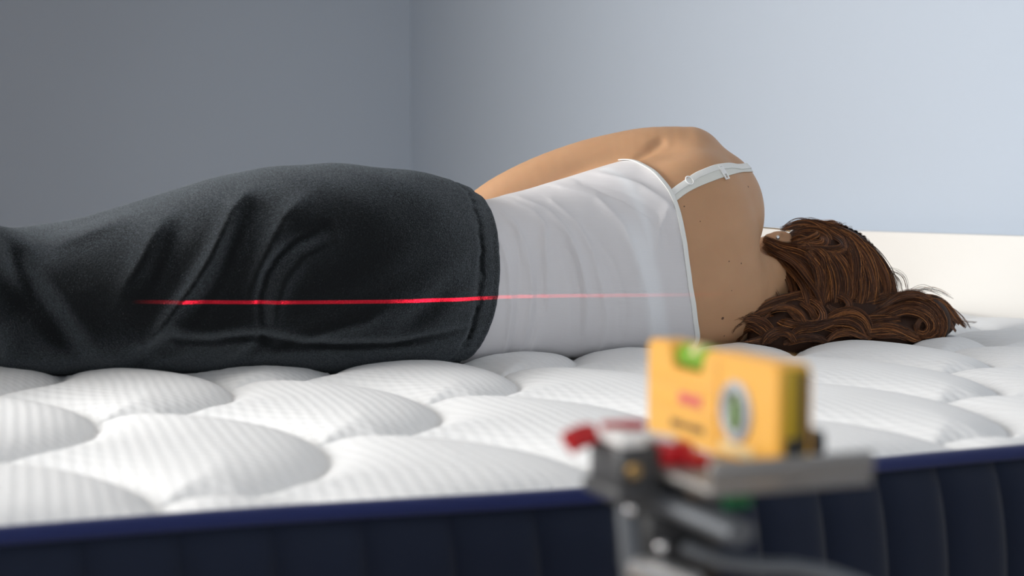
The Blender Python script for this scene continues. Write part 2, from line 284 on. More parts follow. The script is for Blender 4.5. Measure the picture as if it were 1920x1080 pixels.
    (0.0096, 80, [(1.453, 2.097, 0.044), (1.493, 2.09, 0.036), (1.547, 2.086, 0.039), (1.589, 2.082, 0.043)]),
    (0.0038, 8, [(1.616, 2.166, 0.133), (1.641, 2.154, 0.107), (1.647, 2.15, 0.084)]),
    (0.0038, 8, [(1.616, 2.122, 0.088), (1.638, 2.113, 0.09), (1.661, 2.103, 0.074)]),
    (0.0038, 8, [(1.642, 2.152, 0.082), (1.679, 2.138, 0.095), (1.713, 2.123, 0.078)]),
    (0.0038, 8, [(1.437, 2.243, 0.199), (1.463, 2.233, 0.219), (1.499, 2.219, 0.217)]),
    (0.0038, 8, [(1.299, 2.112, 0.052), (1.28, 2.115, 0.045), (1.268, 2.115, 0.034)]),
    (0.0038, 8, [(1.287, 2.109, 0.049), (1.271, 2.11, 0.053), (1.259, 2.108, 0.048)]),
    (0.0038, 8, [(1.367, 2.148, 0.1), (1.375, 2.147, 0.085), (1.372, 2.145, 0.072), (1.376, 2.131, 0.067)]),
    (0.0038, 8, [(1.758, 2.145, 0.035), (1.781, 2.135, 0.027), (1.799, 2.128, 0.027)]),
    (0.0038, 8, [(1.544, 2.165, 0.18), (1.581, 2.152, 0.153), (1.608, 2.142, 0.114)]),
    (0.0038, 8, [(1.517, 2.227, 0.211), (1.535, 2.202, 0.203), (1.552, 2.177, 0.186)]),
    (0.0038, 8, [(1.284, 2.112, 0.043), (1.271, 2.117, 0.038), (1.264, 2.119, 0.025)]),
    (0.0038, 8, [(1.31, 2.112, 0.061), (1.289, 2.112, 0.059), (1.273, 2.109, 0.051)]),
    (0.0038, 8, [(1.556, 2.165, 0.177), (1.593, 2.152, 0.141), (1.622, 2.142, 0.102)]),
    (0.0038, 8, [(1.651, 2.149, 0.082), (1.697, 2.131, 0.093), (1.733, 2.115, 0.074)]),
    (0.0038, 8, [(1.714, 2.122, 0.066), (1.741, 2.11, 0.044), (1.76, 2.1, 0.017)]),
    (0.0038, 8, [(1.447, 2.088, 0.008), (1.425, 2.088, 0.001), (1.404, 2.089, 0.004)]),
    (0.0038, 8, [(1.59, 2.147, 0.134), (1.63, 2.13, 0.114), (1.637, 2.125, 0.083)]),
    (0.0038, 8, [(1.457, 2.242, 0.203), (1.485, 2.232, 0.219), (1.53, 2.213, 0.207)]),
    (0.0038, 8, [(1.465, 2.258, 0.208), (1.486, 2.25, 0.214), (1.522, 2.235, 0.21)])]
EAR_STUD = (1.4195, 2.222, 0.1865)
LASER_POWER = 1300
LASER_SIGN = -1.0
LASER_STOPS = ([0.17, 0.0], [0.2, 0.35], [0.25, 1.0], [0.54, 1.0], [0.59, 0.35], [0.612, 0.035], [0.66, 0.025], [0.83, 0.008], [0.93, 0.0])

# ---------------------------------------------------------------- materials
def mat(name, col, rough=.6, metal=0, spec=.5, **kw):
    m = bpy.data.materials.new(name); m.use_nodes = True
    b = m.node_tree.nodes['Principled BSDF']
    b.inputs['Base Color'].default_value = (*col, 1); b.inputs['Roughness'].default_value = rough
    b.inputs['Metallic'].default_value = metal; b.inputs['Specular IOR Level'].default_value = spec
    for k, v in kw.items(): b.inputs[k.replace('_', ' ')].default_value = v
    return m
class N:
    """small node-graph writer"""
    def __init__(s, m): s.t = m.node_tree; s.b = s.t.nodes.get('Principled BSDF')
    def new(s, kind, **kw):
        n = s.t.nodes.new(kind)
        for k, v in kw.items(): setattr(n, k, v)
        return n
    def math(s, op, a, b=0.0, clamp=False):
        n = s.new('ShaderNodeMath', operation=op, use_clamp=clamp)
        for i, x in enumerate((a, b)):
            if isinstance(x, (int, float)): n.inputs[i].default_value = x
            else: s.t.links.new(x, n.inputs[i])
        return n.outputs[0]
    def link(s, a, b): s.t.links.new(a, b)
    def pos(s):
        return s.new('ShaderNodeTexCoord').outputs['Object']
    def noise(s, scale, detail=2, vec=None, rough=.5):
        n = s.new('ShaderNodeTexNoise'); n.inputs['Scale'].default_value = scale; n.inputs['Detail'].default_value = detail; n.inputs['Roughness'].default_value = rough
        s.link(vec or s.pos(), n.inputs['Vector']); return n.outputs[0]
    def bump(s, h, strength=.3, dist=.001):
        n = s.new('ShaderNodeBump'); n.inputs['Strength'].default_value = strength; n.inputs['Distance'].default_value = dist
        s.link(h, n.inputs['Height']); s.link(n.outputs[0], s.b.inputs['Normal']); return n
    def mix(s, fac, a, b):
        n = s.new('ShaderNodeMix', data_type='RGBA')
        for i, x in ((0, fac), (6, a), (7, b)):
            if isinstance(x, (int, float)): n.inputs[i].default_value = x
            elif isinstance(x, tuple): n.inputs[i].default_value = (*x, 1)
            else: s.link(x, n.inputs[i])
        return n.outputs[2]
    def color(s, x): s.link(x, s.b.inputs['Base Color'])

def painted(name, col):
    m = mat(name, col, .75, spec=.2); g = N(m)
    g.bump(g.noise(260, 3), .12, .0006); return m
M = {}
M['wall'] = painted('blue_grey_wall_paint', (.515, .58, .668))
M['ceiling'] = painted('white_ceiling_paint', (.82, .82, .81))
M['trim'] = mat('white_trim', (.8, .8, .79), .45)
M['headboard'] = mat('cream_headboard', (.82, .80, .76), .5)
M['base'] = mat('bed_base_fabric', (.10, .11, .13), .9)
m = M['floor'] = mat('wood_floor', (.34, .24, .16), .45); g = N(m)
mp = g.new('ShaderNodeMapping'); mp.inputs['Scale'].default_value = (1.2, 14, 1); g.link(g.pos(), mp.inputs[0])
g.color(g.mix(g.noise(2.5, 5, mp.outputs[0]), (.30, .20, .13), (.46, .34, .23)))
# quilted knit: a diamond dimple lattice of 6 mm cells
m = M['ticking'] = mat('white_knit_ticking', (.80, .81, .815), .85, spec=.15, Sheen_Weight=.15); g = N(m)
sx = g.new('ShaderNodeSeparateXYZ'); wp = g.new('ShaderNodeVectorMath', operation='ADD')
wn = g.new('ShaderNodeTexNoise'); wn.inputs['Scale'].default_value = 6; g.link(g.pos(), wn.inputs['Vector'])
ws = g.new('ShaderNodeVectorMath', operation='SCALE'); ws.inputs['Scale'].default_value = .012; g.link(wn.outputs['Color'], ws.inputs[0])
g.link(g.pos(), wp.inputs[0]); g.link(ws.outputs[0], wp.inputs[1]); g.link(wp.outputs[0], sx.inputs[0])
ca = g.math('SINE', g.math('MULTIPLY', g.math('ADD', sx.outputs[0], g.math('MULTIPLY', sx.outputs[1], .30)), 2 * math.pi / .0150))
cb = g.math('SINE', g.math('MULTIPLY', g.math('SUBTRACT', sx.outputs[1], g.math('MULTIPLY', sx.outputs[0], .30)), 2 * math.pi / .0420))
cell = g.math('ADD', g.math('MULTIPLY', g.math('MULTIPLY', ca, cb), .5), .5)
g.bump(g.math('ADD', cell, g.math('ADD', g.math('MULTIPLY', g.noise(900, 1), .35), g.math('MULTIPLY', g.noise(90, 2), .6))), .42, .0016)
g.color(g.mix(cell, (.785, .792, .797), (.82, .825, .825)))  # pits darker: open knit, with dimple shade painted into the colour
m = M['border'] = mat('navy_border_knit', (.0095, .0145, .0305), .9, spec=.2, Sheen_Weight=.12, Sheen_Roughness=.5); g = N(m)
g.bump(g.noise(800, 2), .3, .0006)
m = M['piping'] = mat('royal_blue_tape', (.016, .026, .115), .75, spec=.25, Sheen_Weight=.2); g = N(m)
sx = g.new('ShaderNodeSeparateXYZ'); g.link(g.pos(), sx.inputs[0])
g.bump(g.math('SINE', g.math('MULTIPLY', g.math('ADD', sx.outputs[0], g.math('MULTIPLY', sx.outputs[2], 1.2)), 2 * math.pi / .004)), .5, .0006)
# skin
m = M['skin'] = mat('skin', (.55, .33, .2), .5, spec=.35, Subsurface_Weight=.25, Subsurface_Scale=.006); g = N(m)
g.b.inputs['Subsurface Radius'].default_value = (1, .35, .18)
base = g.mix(g.noise(22, 4), (.465, .258, .138), (.55, .315, .174))
for x, y, z, r in MOLES:
    d = g.new('ShaderNodeVectorMath', operation='DISTANCE'); g.link(g.pos(), d.inputs[0]); d.inputs[1].default_value = (x, y, z)
    base = g.mix(g.math('MULTIPLY', g.math('LESS_THAN', d.outputs['Value'], r), .85), base, (.07, .030, .018))
g.color(base); g.bump(g.noise(700, 3), .18, .0006)
m = M['trousers'] = mat('black_brushed_cotton', (.0078, .0088, .0098), .95, spec=.12, Sheen_Weight=.7, Sheen_Roughness=.3); g = N(m)
g.b.inputs['Sheen Tint'].default_value = (.75, .84, .92, 1)
fz = g.noise(620, 3, rough=.7)
g.bump(fz, 1.0, .0025)
g.link(g.math('MULTIPLY', g.math('POWER', fz, 2.6), 2.6, True), g.b.inputs['Sheen Weight'])
M['nap'] = mat('cotton_nap', (.34, .37, .40), .9, spec=.1)
m = M['tank'] = mat('white_jersey', (.72, .71, .72), .85, spec=.15, Sheen_Weight=.1); g = N(m)
at = g.new('ShaderNodeAttribute', attribute_name='underlayer')
g.color(g.mix(at.outputs['Fac'], (.69, .67, .68), (.80, .81, .83)))
sx = g.new('ShaderNodeSeparateXYZ'); g.link(g.pos(), sx.inputs[0])
g.bump(g.math('ADD', g.math('SINE', g.math('MULTIPLY', sx.outputs[2], 2 * math.pi / .0022)), g.noise(500, 2)), .12, .0004)
M['elastic'] = mat('white_elastic', (.80, .80, .77), .7, spec=.3)
M['elastic_back'] = mat('ivory_elastic', (.74, .74, .69), .6, spec=.3)
M['plastic_white'] = mat('white_plastic', (.85, .85, .84), .3)
m = M['hair'] = mat('auburn_hair', (.07, .03, .015), .38, spec=.35); g = N(m)
ri = g.new('ShaderNodeNewGeometry').outputs['Random Per Island']
cr = g.new('ShaderNodeValToRGB'); g.link(ri, cr.inputs[0])
cr.color_ramp.elements[0].color = (.030, .0105, .004, 1); cr.color_ramp.elements[1].color = (.62, .25, .07, 1)
e = cr.color_ramp.elements.new(.55); e.color = (.088, .031, .012, 1); e = cr.color_ramp.elements.new(.86); e.color = (.21, .076, .026, 1)
g.color(cr.outputs[0])
M['scalp_hair'] = mat('dark_auburn_hair', (.030, .012, .006), .7, spec=.2)
M['yellow'] = mat('yellow_plastic', (.93, .48, .075), .38)
M['yellow_dark'] = mat('olive_yellow_plastic', (.46, .30, .012), .45)
M['grey'] = mat('grey_plastic', (.42, .44, .47), .4)
M['black'] = mat('black_plastic', (.018, .018, .019), .4)
M['dark_metal'] = mat('dark_grey_metal', (.06, .06, .063), .45, .3)
M['gun'] = mat('gunmetal', (.13, .14, .155), .55, .35)
M['alu'] = mat('satin_aluminium', (.27, .26, .25), .45, .6)
M['chrome'] = mat('chrome', (.85, .85, .85), .22, .8)
M['brass'] = mat('brass', (.80, .58, .28), .2, 1)
M['gold'] = mat('gold_metal', (.85, .62, .32), .22, 1)
M['red'] = mat('red_plastic', (.52, .012, .018), .3)
M['pink'] = mat('red_print', (.72, .09, .12), .5)
M['brown'] = mat('dark_print', (.14, .06, .01), .5)
M['label'] = mat('pale_label', (.90, .72, .38), .4)
M['liquid'] = mat('green_vial_liquid', (.30, .62, .05), .12, Transmission_Weight=.35)
M['liquid_dark'] = mat('dark_green_liquid', (.11, .17, .02), .2)
M['green'] = mat('green_level_bubble', (.01, .15, .05), .25)
m = M['glass'] = mat('window_glass', (1, 1, 1), .0, Transmission_Weight=1.0)

# ---------------------------------------------------------------- object helpers (all coordinates relative to the mattress top)
def tag(o, label=None, cat=None, group=None, kind=None):
    for k, v in (('label', label), ('category', cat), ('group', group), ('kind', kind)):
        if v: o[k] = v
    return o
def empty(name, base, label=None, cat=None, **kw):
    o = bpy.data.objects.new(name, None); C.objects.link(o); o.empty_display_size = .05
    o.location = (base[0], base[1], base[2] + ZO); o['org'] = tuple(base); return tag(o, label, cat, **kw)
def org(o): return np.array(o['org'][:], float) if 'org' in o else np.zeros(3)
def part(name, verts, faces, material, parent=None, smooth=True, keep=False):
    """links one mesh object; verts are given relative to the mattress top"""
    verts = np.asarray(verts, float)
    b = org(parent) if parent else np.zeros(3)
    me = bpy.data.meshes.new(name)
    if isinstance(faces, np.ndarray):
        nf, k = faces.shape
        me.vertices.add(len(verts)); me.vertices.foreach_set('co', (verts - b).astype(np.float32).ravel())
        me.loops.add(nf * k); me.loops.foreach_set('vertex_index', faces.astype(np.int32).ravel())
        me.polygons.add(nf); me.polygons.foreach_set('loop_start', np.arange(0, nf * k, k, dtype=np.int32))
        me.update(calc_edges=True)
    else:
        me.from_pydata([tuple(v) for v in verts - b], [], faces)
    me.validate()
    if smooth: me.polygons.foreach_set('use_smooth', np.ones(len(me.polygons), bool))
    me.materials.append(material); me.update()
    o = bpy.data.objects.new(name, me); C.objects.link(o)
    if parent: o.parent = parent; o['org'] = tuple(b)
    else: o.location = (0, 0, ZO); o['org'] = (0, 0, 0)
    return o
def del_org():
    for o in bpy.data.objects:
        if 'org' in o: del o['org']
class MB:
    """collects shapes into one bmesh, in a local frame given by matrix"""
    def __init__(s, mx=None): s.bm = bmesh.new(); s.mx = mx or Matrix()
    def box(s, c, d, bev=.0, rot=None, seg=2):
        r = bmesh.ops.create_cube(s.bm, size=1)
        vs = r['verts']; m = Matrix.Translation(c) @ (rot.to_4x4() if rot else Matrix()) @ Matrix.Diagonal((*d, 1))
        bmesh.ops.transform(s.bm, matrix=s.mx @ m, verts=vs)
        if bev:
            es = list({e for v in vs for e in v.link_edges})
            bmesh.ops.bevel(s.bm, geom=es, offset=bev, segments=seg, affect='EDGES', profile=.6)
        return s
    def cyl(s, p, q, r, r2=None, n=24, bev=0):
        p, q = Vector(p), Vector(q); d = q - p
        res = bmesh.ops.create_cone(s.bm, cap_ends=True, segments=n, radius1=r, radius2=r if r2 is None else r2, depth=d.length)
        m = Matrix.Translation((p + q) / 2) @ d.to_track_quat('Z', 'Y').to_matrix().to_4x4()
        bmesh.ops.transform(s.bm, matrix=s.mx @ m, verts=res['verts'])
        if bev:
            es = [e for e in {e for v in res['verts'] for e in v.link_edges} if len([f for f in e.link_faces if len(f.verts) > 4]) == 1]
            bmesh.ops.bevel(s.bm, geom=es, offset=bev, segments=2, affect='EDGES')
        return s
    def ball(s, c, r, sc=(1, 1, 1)):
        res = bmesh.ops.create_uvsphere(s.bm, u_segments=20, v_segments=12, radius=r)
        bmesh.ops.transform(s.bm, matrix=s.mx @ Matrix.Translation(c) @ Matrix.Diagonal((*sc, 1)), verts=res['verts']); return s
    def ring(s, c, axis, R, r, n=32, k=10, sq=1.0):
        q = Vector(axis).to_track_quat('Z', 'Y').to_matrix(); vs = []
        for i in range(n):
            a = 2 * math.pi * i / n
            for j in range(k):
                b = 2 * math.pi * j / k
                p = Vector((math.cos(a) * (R + r * math.cos(b)), math.sin(a) * (R + r * math.cos(b)), r * sq * math.sin(b)))
                vs.append(s.bm.verts.new(s.mx @ (q @ p + Vector(c))))
        for i in range(n):
            for j in range(k):
                s.bm.faces.new((vs[i*k+j], vs[((i+1)%n)*k+j], vs[((i+1)%n)*k+(j+1)%k], vs[i*k+(j+1)%k]))
        return s
    def tube(s, pts, rx, ry=None, n=14, up=(0, 0, 1)):
        pts = [Vector(p) for p in pts]; ry = ry or rx; rings = []
        for i, p in enumerate(pts):
            t = (pts[min(i+1, len(pts)-1)] - pts[max(i-1, 0)]).normalized()
            e1 = t.cross(Vector(up)); e1 = e1.normalized() if e1.length > 1e-6 else Vector((1, 0, 0)); e2 = e1.cross(t)
            a = rx[i] if isinstance(rx, (list, tuple)) else rx; b = ry[i] if isinstance(ry, (list, tuple)) else ry
            rings.append([s.bm.verts.new(s.mx @ (p + e1 * a * math.cos(2*math.pi*j/n) + e2 * b * math.sin(2*math.pi*j/n))) for j in range(n)])
        for A, B in zip(rings, rings[1:]):
            for j in range(n): s.bm.faces.new((A[j], A[(j+1)%n], B[(j+1)%n], B[j]))
        s.bm.faces.new(rings[0][::-1]); s.bm.faces.new(rings[-1]); return s
    def prism(s, outline, lo, hi, axis=0):
        """extrudes a 2D outline (other two axes in order) between lo and hi along axis"""
        def P(a, b, h):
            return Vector({0: (h, a, b), 1: (a, h, b), 2: (a, b, h)}[axis])
        A = [s.bm.verts.new(s.mx @ P(a, b, lo)) for a, b in outline]; B = [s.bm.verts.new(s.mx @ P(a, b, hi)) for a, b in outline]
        s.bm.faces.new(A); s.bm.faces.new(B[::-1])
        for i in range(len(A)): j = (i + 1) % len(A); s.bm.faces.new((A[i], B[i], B[j], A[j]))
        return s
    def build(s, name, material, parent=None, smooth=True):
        bmesh.ops.recalc_face_normals(s.bm, faces=s.bm.faces)
        b = org(parent) if parent else np.zeros(3)
        bmesh.ops.translate(s.bm, vec=Vector(-b), verts=s.bm.verts)
        me = bpy.data.meshes.new(name); s.bm.to_mesh(me); s.bm.free(); me.materials.append(material)
        if smooth:
            me.polygons.foreach_set('use_smooth', np.ones(len(me.polygons), bool)); me.set_sharp_from_angle(angle=math.radians(38))
        o = bpy.data.objects.new(name, me); C.objects.link(o)
        if parent: o.parent = parent; o['org'] = tuple(b)
        else: o.location = (0, 0, ZO); o['org'] = (0, 0, 0)
        return o

# ---------------------------------------------------------------- the room
X0, X1, Y0, Y1, ZF, ZC = -3.2, 2.30, -2.9, 7.10, -ZO, 2.05
def slab(name, c, d, material, **kw):
    return tag(MB().box(c, d).build(name, material, smooth=False), kind='structure', **kw)
slab('floor', ((X0+X1)/2, (Y0+Y1)/2, ZF - .05), (X1-X0+.4, Y1-Y0+.4, .1), M['floor'])
slab('ceiling', ((X0+X1)/2, (Y0+Y1)/2, ZC + .05), (X1-X0+.4, Y1-Y0+.4, .1), M['ceiling'])
slab('wall_right', (X1 + .1, (Y0+Y1)/2, (ZF+ZC)/2), (.2, Y1-Y0+.4, ZC-ZF), M['wall'])
slab('wall_far', ((X0+X1)/2, Y1 + .1, (ZF+ZC)/2), (X1-X0, .2, ZC-ZF), M['wall'])
def holed(name, axis, at, lo, hi, hole):
    """a wall with one window opening: hole = (a0, a1, z0, z1)"""
    b = MB(); a0, a1, z0, z1 = hole
    for (p, q, r, s) in ((lo, a0, ZF, ZC), (a1, hi, ZF, ZC), (a0, a1, ZF, z0), (a0, a1, z1, ZC)):
        c = ((p+q)/2, (r+s)/2); d = (q-p, s-r)
        b.box((at, c[0], c[1]) if axis == 0 else (c[0], at, c[1]), (.2, d[0], d[1]) if axis == 0 else (d[0], .2, d[1]))
    return tag(b.build(name, M['wall'], smooth=False), kind='structure')
holed('wall_left', 0, X0 - .1, Y0, Y1, (1.6, 3.9, .2, 1.75))
holed('wall_behind', 1, Y0 - .1, X0, X1, (-1.9, .7, .2, 1.75))
def window(name, axis, at, hole):
    a0, a1, z0, z1 = hole; root = tag(empty(name, (at, (a0+a1)/2, z0) if axis == 0 else ((a0+a1)/2, at, z0)), kind='structure')
    def bx(b, a, z, da, dz, t=.07): return b.box((at, a, z) if axis == 0 else (a, at, z), (t, da, dz) if axis == 0 else (da, t, dz), .004)
    b = MB(); w = .06
    bx(b, (a0+a1)/2, z0+w/2, a1-a0, w); bx(b, (a0+a1)/2, z1-w/2, a1-a0, w); bx(b, a0+w/2, (z0+z1)/2, w, z1-z0); bx(b, a1-w/2, (z0+z1)/2, w, z1-z0); bx(b, (a0+a1)/2, (z0+z1)/2, w, z1-z0)
    b.build('window_frame', M['trim'], root)
    for s in (0, 1):
        m = (a0+a1)/2; p, q = ((a0+w, m-w/2), (m+w/2, a1-w))[s]
        bx(MB(), (p+q)/2, (z0+z1)/2, q-p, z1-z0-2*w, .006).build('pane', M['glass'], root, smooth=False)
window('window_1', 0, X0 - .1, (1.6, 3.9, .2, 1.75)); window('fill_window', 1, Y0 - .1, (-1.9, .7, .2, 1.75))  # the window behind the camera is unseen, added to go with the fill
slab('baseboard_right', (X1 - .008, (Y0+Y1)/2, ZF + .05), (.016, Y1-Y0, .1), M['trim'])
slab('baseboard_far', ((X0+X1)/2, Y1 - .008, ZF + .05), (X1-X0-.04, .016, .1), M['trim'])

# ---------------------------------------------------------------- implicit meshing
def mesh_field(fn, lo, hi, h, reach=.07):
    """surface nets over a field, evaluated only in the bricks near the surface"""
    B = 8; lo = np.array(lo, float)
    nb = np.ceil((np.array(hi) - lo) / (h * B)).astype(int); n = nb * B
    ax = [lo[i] + h * np.arange(n[i]) for i in range(3)]
    cx = [lo[i] + h * (np.arange(nb[i]) * B + (B - 1) / 2) for i in range(3)]
    coarse = fn(cx[0][:, None, None], cx[1][None, :, None], cx[2][None, None, :])
    F = np.repeat(np.repeat(np.repeat(np.where(coarse < 0, -1., 1.), B, 0), B, 1), B, 2)
    bi = np.argwhere(np.abs(coarse) < reach)
    o = np.arange(B)
    for k in range(0, len(bi), 1500):
        q = bi[k:k+1500] * B
        I = (q[:, 0, None, None, None] + o[None, :, None, None]) + np.zeros((1, B, B, B), int)
        J = (q[:, 1, None, None, None] + o[None, None, :, None]) + np.zeros((1, B, B, B), int)
        K = (q[:, 2, None, None, None] + o[None, None, None, :]) + np.zeros((1, B, B, B), int)
        I, J, K = I.ravel(), J.ravel(), K.ravel()
        F[I, J, K] = fn(ax[0][I], ax[1][J], ax[2][K])
    F[0] = F[-1] = 1; F[:, 0] = F[:, -1] = 1; F[:, :, 0] = F[:, :, -1] = 1
    return nets(F, lo, h), F, ax
def nets(F, lo, h):
    s = F < 0
    cnt = sum(s[a:s.shape[0]-1+a, b:s.shape[1]-1+b, c:s.shape[2]-1+c].astype(np.int8) for a in (0, 1) for b in (0, 1) for c in (0, 1))
    act = (cnt > 0) & (cnt < 8)
    idx = np.full(act.shape, -1, np.int64); cells = np.argwhere(act); idx[act] = np.arange(len(cells))
    acc = np.zeros((len(cells), 3)); num = np.zeros(len(cells))
    corner = [(a, b, c) for a in (0, 1) for b in (0, 1) for c in (0, 1)]
    val = {c: F[cells[:, 0]+c[0], cells[:, 1]+c[1], cells[:, 2]+c[2]] for c in corner}
    for a in corner:
        for d in range(3):
            if a[d]: continue
            b = tuple(1 if i == d else a[i] for i in range(3))
            fa, fb = val[a], val[b]; m = (fa < 0) != (fb < 0)
            t = np.where(m, fa / np.where(m, fa - fb, 1), 0)
            p = np.array(a, float)[None].repeat(len(cells), 0); p[:, d] += t
            acc += p * m[:, None]; num += m
    V = (cells + acc / num[:, None]) * h + lo
    Q = []
    for d in range(3):
        e, g_ = [(1, 2), (2, 0), (0, 1)][d]
        A = s; Bs = np.roll(s, -1, d)
        ch = np.argwhere(A != Bs)
        ch = ch[(ch[:, d] < s.shape[d]-1) & (ch[:, e] > 0) & (ch[:, g_] > 0) & (ch[:, e] < s.shape[e]-1) & (ch[:, g_] < s.shape[g_]-1)]
        def cid(de, dg):
            q = ch.copy(); q[:, e] -= de; q[:, g_] -= dg; return idx[q[:, 0], q[:, 1], q[:, 2]]
        q = np.stack([cid(1, 1), cid(0, 1), cid(0, 0), cid(1, 0)], 1)
        flip = ~A[ch[:, 0], ch[:, 1], ch[:, 2]]; q[flip] = q[flip][:, ::-1]
        Q.append(q)
    return V, np.concatenate(Q)
def floor_map(F, ax):
    """lowest filled height per (u, v) column"""
    s = F < 0; any_ = s.any(2); k = np.argmax(s, 2)
    return np.where(any_, ax[2][k], 9.0)
def relax(V, Q, n=2, w=.5):
    """light Laplacian smoothing along the quad edges"""
    a = np.concatenate([Q[:, [0, 1]], Q[:, [1, 2]], Q[:, [2, 3]], Q[:, [3, 0]]])
    for _ in range(n):
        s = np.zeros_like(V); c = np.zeros(len(V))
        for i in range(3): s[:, i] = np.bincount(a[:, 0], V[a[:, 1], i], len(V)) + np.bincount(a[:, 1], V[a[:, 0], i], len(V))
        c = np.bincount(a[:, 0], minlength=len(V)) + np.bincount(a[:, 1], minlength=len(V))
        V = V + w * (s / c[:, None] - V)
    return V

# ---------------------------------------------------------------- the person
person = empty('person', (.8, 2.2, 0), 'person lying on one side with back to view, auburn hair, white camisole and black trousers', 'person')
(Vb, Qb), Fb, axb = mesh_field(f_body, (-.36, 2.0, -.03), (1.68, 2.86, .41), .0042)
Vb = relax(Vb, Qb, 2)
body = part('body', Vb, Qb, M['skin'], person)
# trousers: the fold map is computed once on the (u, z) grid of the field
TLO, THI, TH = (-.24, 1.99, -.035), (.90, 2.55, .34), .0034
gu = np.arange(TLO[0], THI[0] + .05, TH); gz = np.arange(TLO[2], THI[2] + .05, TH)
FM = fold2d(TROUSER_FOLDS, gu[:, None], gz[None, :])
FM += .0012 * np.sin(gu[:, None] * 55 + 3 * np.sin(gz[None, :] * 21)) * np.sin(gz[None, :] * 38 + 2)
wz = gz[None, :]; wu0 = waist_u(2.1, gz)[None, :]
near = np.clip((gu[:, None] - (wu0 - .11)) / .09, 0, 1)
FM += near**2 * .0011 * np.sin(gz[None, :] * 420 + 2.2 * np.sin(gu[:, None] * 60 + gz[None, :] * 90)) * (.6 + .4 * np.sin(gz[None, :] * 77))
seam_u = wu0 - .040 + .0022 * np.sin(gz[None, :] * 150) + .0016 * np.sin(gz[None, :] * 330 + 1)
FM -= .0034 * np.exp(-((gu[:, None] - seam_u) / .0034)**2)
FM -= .0008 * np.exp(-((gu[:, None] - (wu0 - .013)) / .003)**2)
def trousers_field(u, v, z):
    f = f_trousers(u, v, z)
    i = np.clip(np.rint((u - TLO[0]) / TH).astype(int), 0, len(gu) - 1); k = np.clip(np.rint((z - TLO[2]) / TH).astype(int), 0, len(gz) - 1)
    side = np.clip((2.27 - v) / .06, 0, 1)
    f = f - FM[i, k] * side
    return smax(f, u - waist_u(v, z), .006)
(Vt, Qt), Ft, axt = mesh_field(trousers_field, TLO, THI, TH, .06)
Vt = relax(Vt, Qt, 1, .4)
trousers = part('trousers', Vt, Qt, M['trousers'], person); tag(trousers, 'black loose trousers with elastic waist')

# camisole: radial march from the torso axis between waist and upper hem
def f_trunk(u, v, z):
    f = smin(f_torso(u, v, z), ell((1.257, 2.195, .230), (.104, .088, .117), u, v, z), .03)
    return smin(f, ell((1.20, 2.135, .235), (.085, .045, .085), u, v, z), .04)
AV, AZ = 2.205, .15
te = np.array(TANK_EDGE); th_e = np.unwrap(np.arctan2(te[:, 2] - AZ, te[:, 1] - AV) % (2 * math.pi))
# hem in angle: back hem as traced, then on round the front at chest height
o_ = np.argsort(th_e); th_s, u_s = th_e[o_], te[o_, 0]
def hem_u(t):
    t = np.asarray(t) % (2 * math.pi)
    a = np.concatenate([th_s, [th_s[-1] + .5, th_s[-1] + 1.0, th_s[0] + 2*math.pi - 1.6, th_s[0] + 2*math.pi - .75, th_s[0] + 2*math.pi - .35, th_s[0] + 2*math.pi]])
    b = np.concatenate([u_s, [u_s[-1] + .004, 1.22, 1.19, 1.185, 1.11, u_s[0]]])
    t = np.where(t < th_s[0], t + 2*math.pi, t)
    return np.interp(t, a, b)
def hem_smooth(t):
    return sum(w * hem_u(t + d) for d, w in ((-.08, .1), (-.04, .2), (0, .4), (.04, .2), (.08, .1)))
def march(u, t, offset, fn=f_trunk, lo=.01, hi=.30):
    a, b = np.full(u.shape, lo), np.full(u.shape, hi); ct, st = np.cos(t), np.sin(t)
    for _ in range(26):
        m = (a + b) / 2; ins = fn(u, AV + m * ct, AZ + m * st) < offset
        a = np.where(ins, m, a); b = np.where(ins, b, m)
    return AV + a * ct, AZ + a * st
NT, NS = 360, 150
tt = np.linspace(0, 2 * math.pi, NT, endpoint=False); ss = np.linspace(0, 1, NS)
Th = tt[None, :] + 0 * ss[:, None]
u1 = hem_smooth(tt)
u0 = np.full(NT, .775)
Uu = u0[None, :] + (u1 - u0)[None, :] * ss[:, None]
Vv, Zz = march(Uu, Th, .0045)
near_side = np.clip((2.24 - Vv) / .05, 0, 1)
fd = fold2d(TANK_FOLDS, Uu, Zz) * near_side
fd = np.maximum(fd, -.0028)
r_ = np.sqrt((Vv - AV)**2 + (Zz - AZ)**2); sc = (r_ + fd) / r_
Vv, Zz = AV + (Vv - AV) * sc, AZ + (Zz - AZ) * sc
edge_puff = np.clip((ss[:, None] - .0) , 0, 1)
def grid_quads(ns, nt, wrap=True):
    i, j = np.meshgrid(np.arange(ns - 1), np.arange(nt if wrap else nt - 1), indexing='ij'); i, j = i.ravel(), j.ravel(); k = (j + 1) % nt
    return np.stack([i * nt + j, i * nt + k, (i + 1) * nt + k, (i + 1) * nt + j], 1)
tank = part('camisole', np.stack([Uu, Vv, Zz], -1).reshape(-1, 3), grid_quads(NS, NT), M['tank'], person); tag(tank, 'white jersey camisole with thin straps')
# what shows through the thin jersey: the brassiere's band and wing beneath it
du = (u1[None, :] - Uu); band = np.exp(-((du - .075 - .10 * np.clip(Zz - .12, 0, 1)) / .020)**4) * np.clip((.24 - Zz) / .05, 0, 1) * (Vv < 2.2)
wing = np.exp(-((du - .055 - .30 * np.clip(.26 - Zz, 0, 1) * .4) / .010)**2) * (Zz > .14) * (Vv < 2.2) * .7
att = tank.data.attributes.new('underlayer', 'FLOAT', 'POINT'); att.data.foreach_set('value', np.clip(np.maximum(band * .75, wing), 0, 1).ravel().astype(np.float32))
sol = tank.modifiers.new('thickness', 'SOLIDIFY'); sol.thickness = .0012; sol.offset = -1

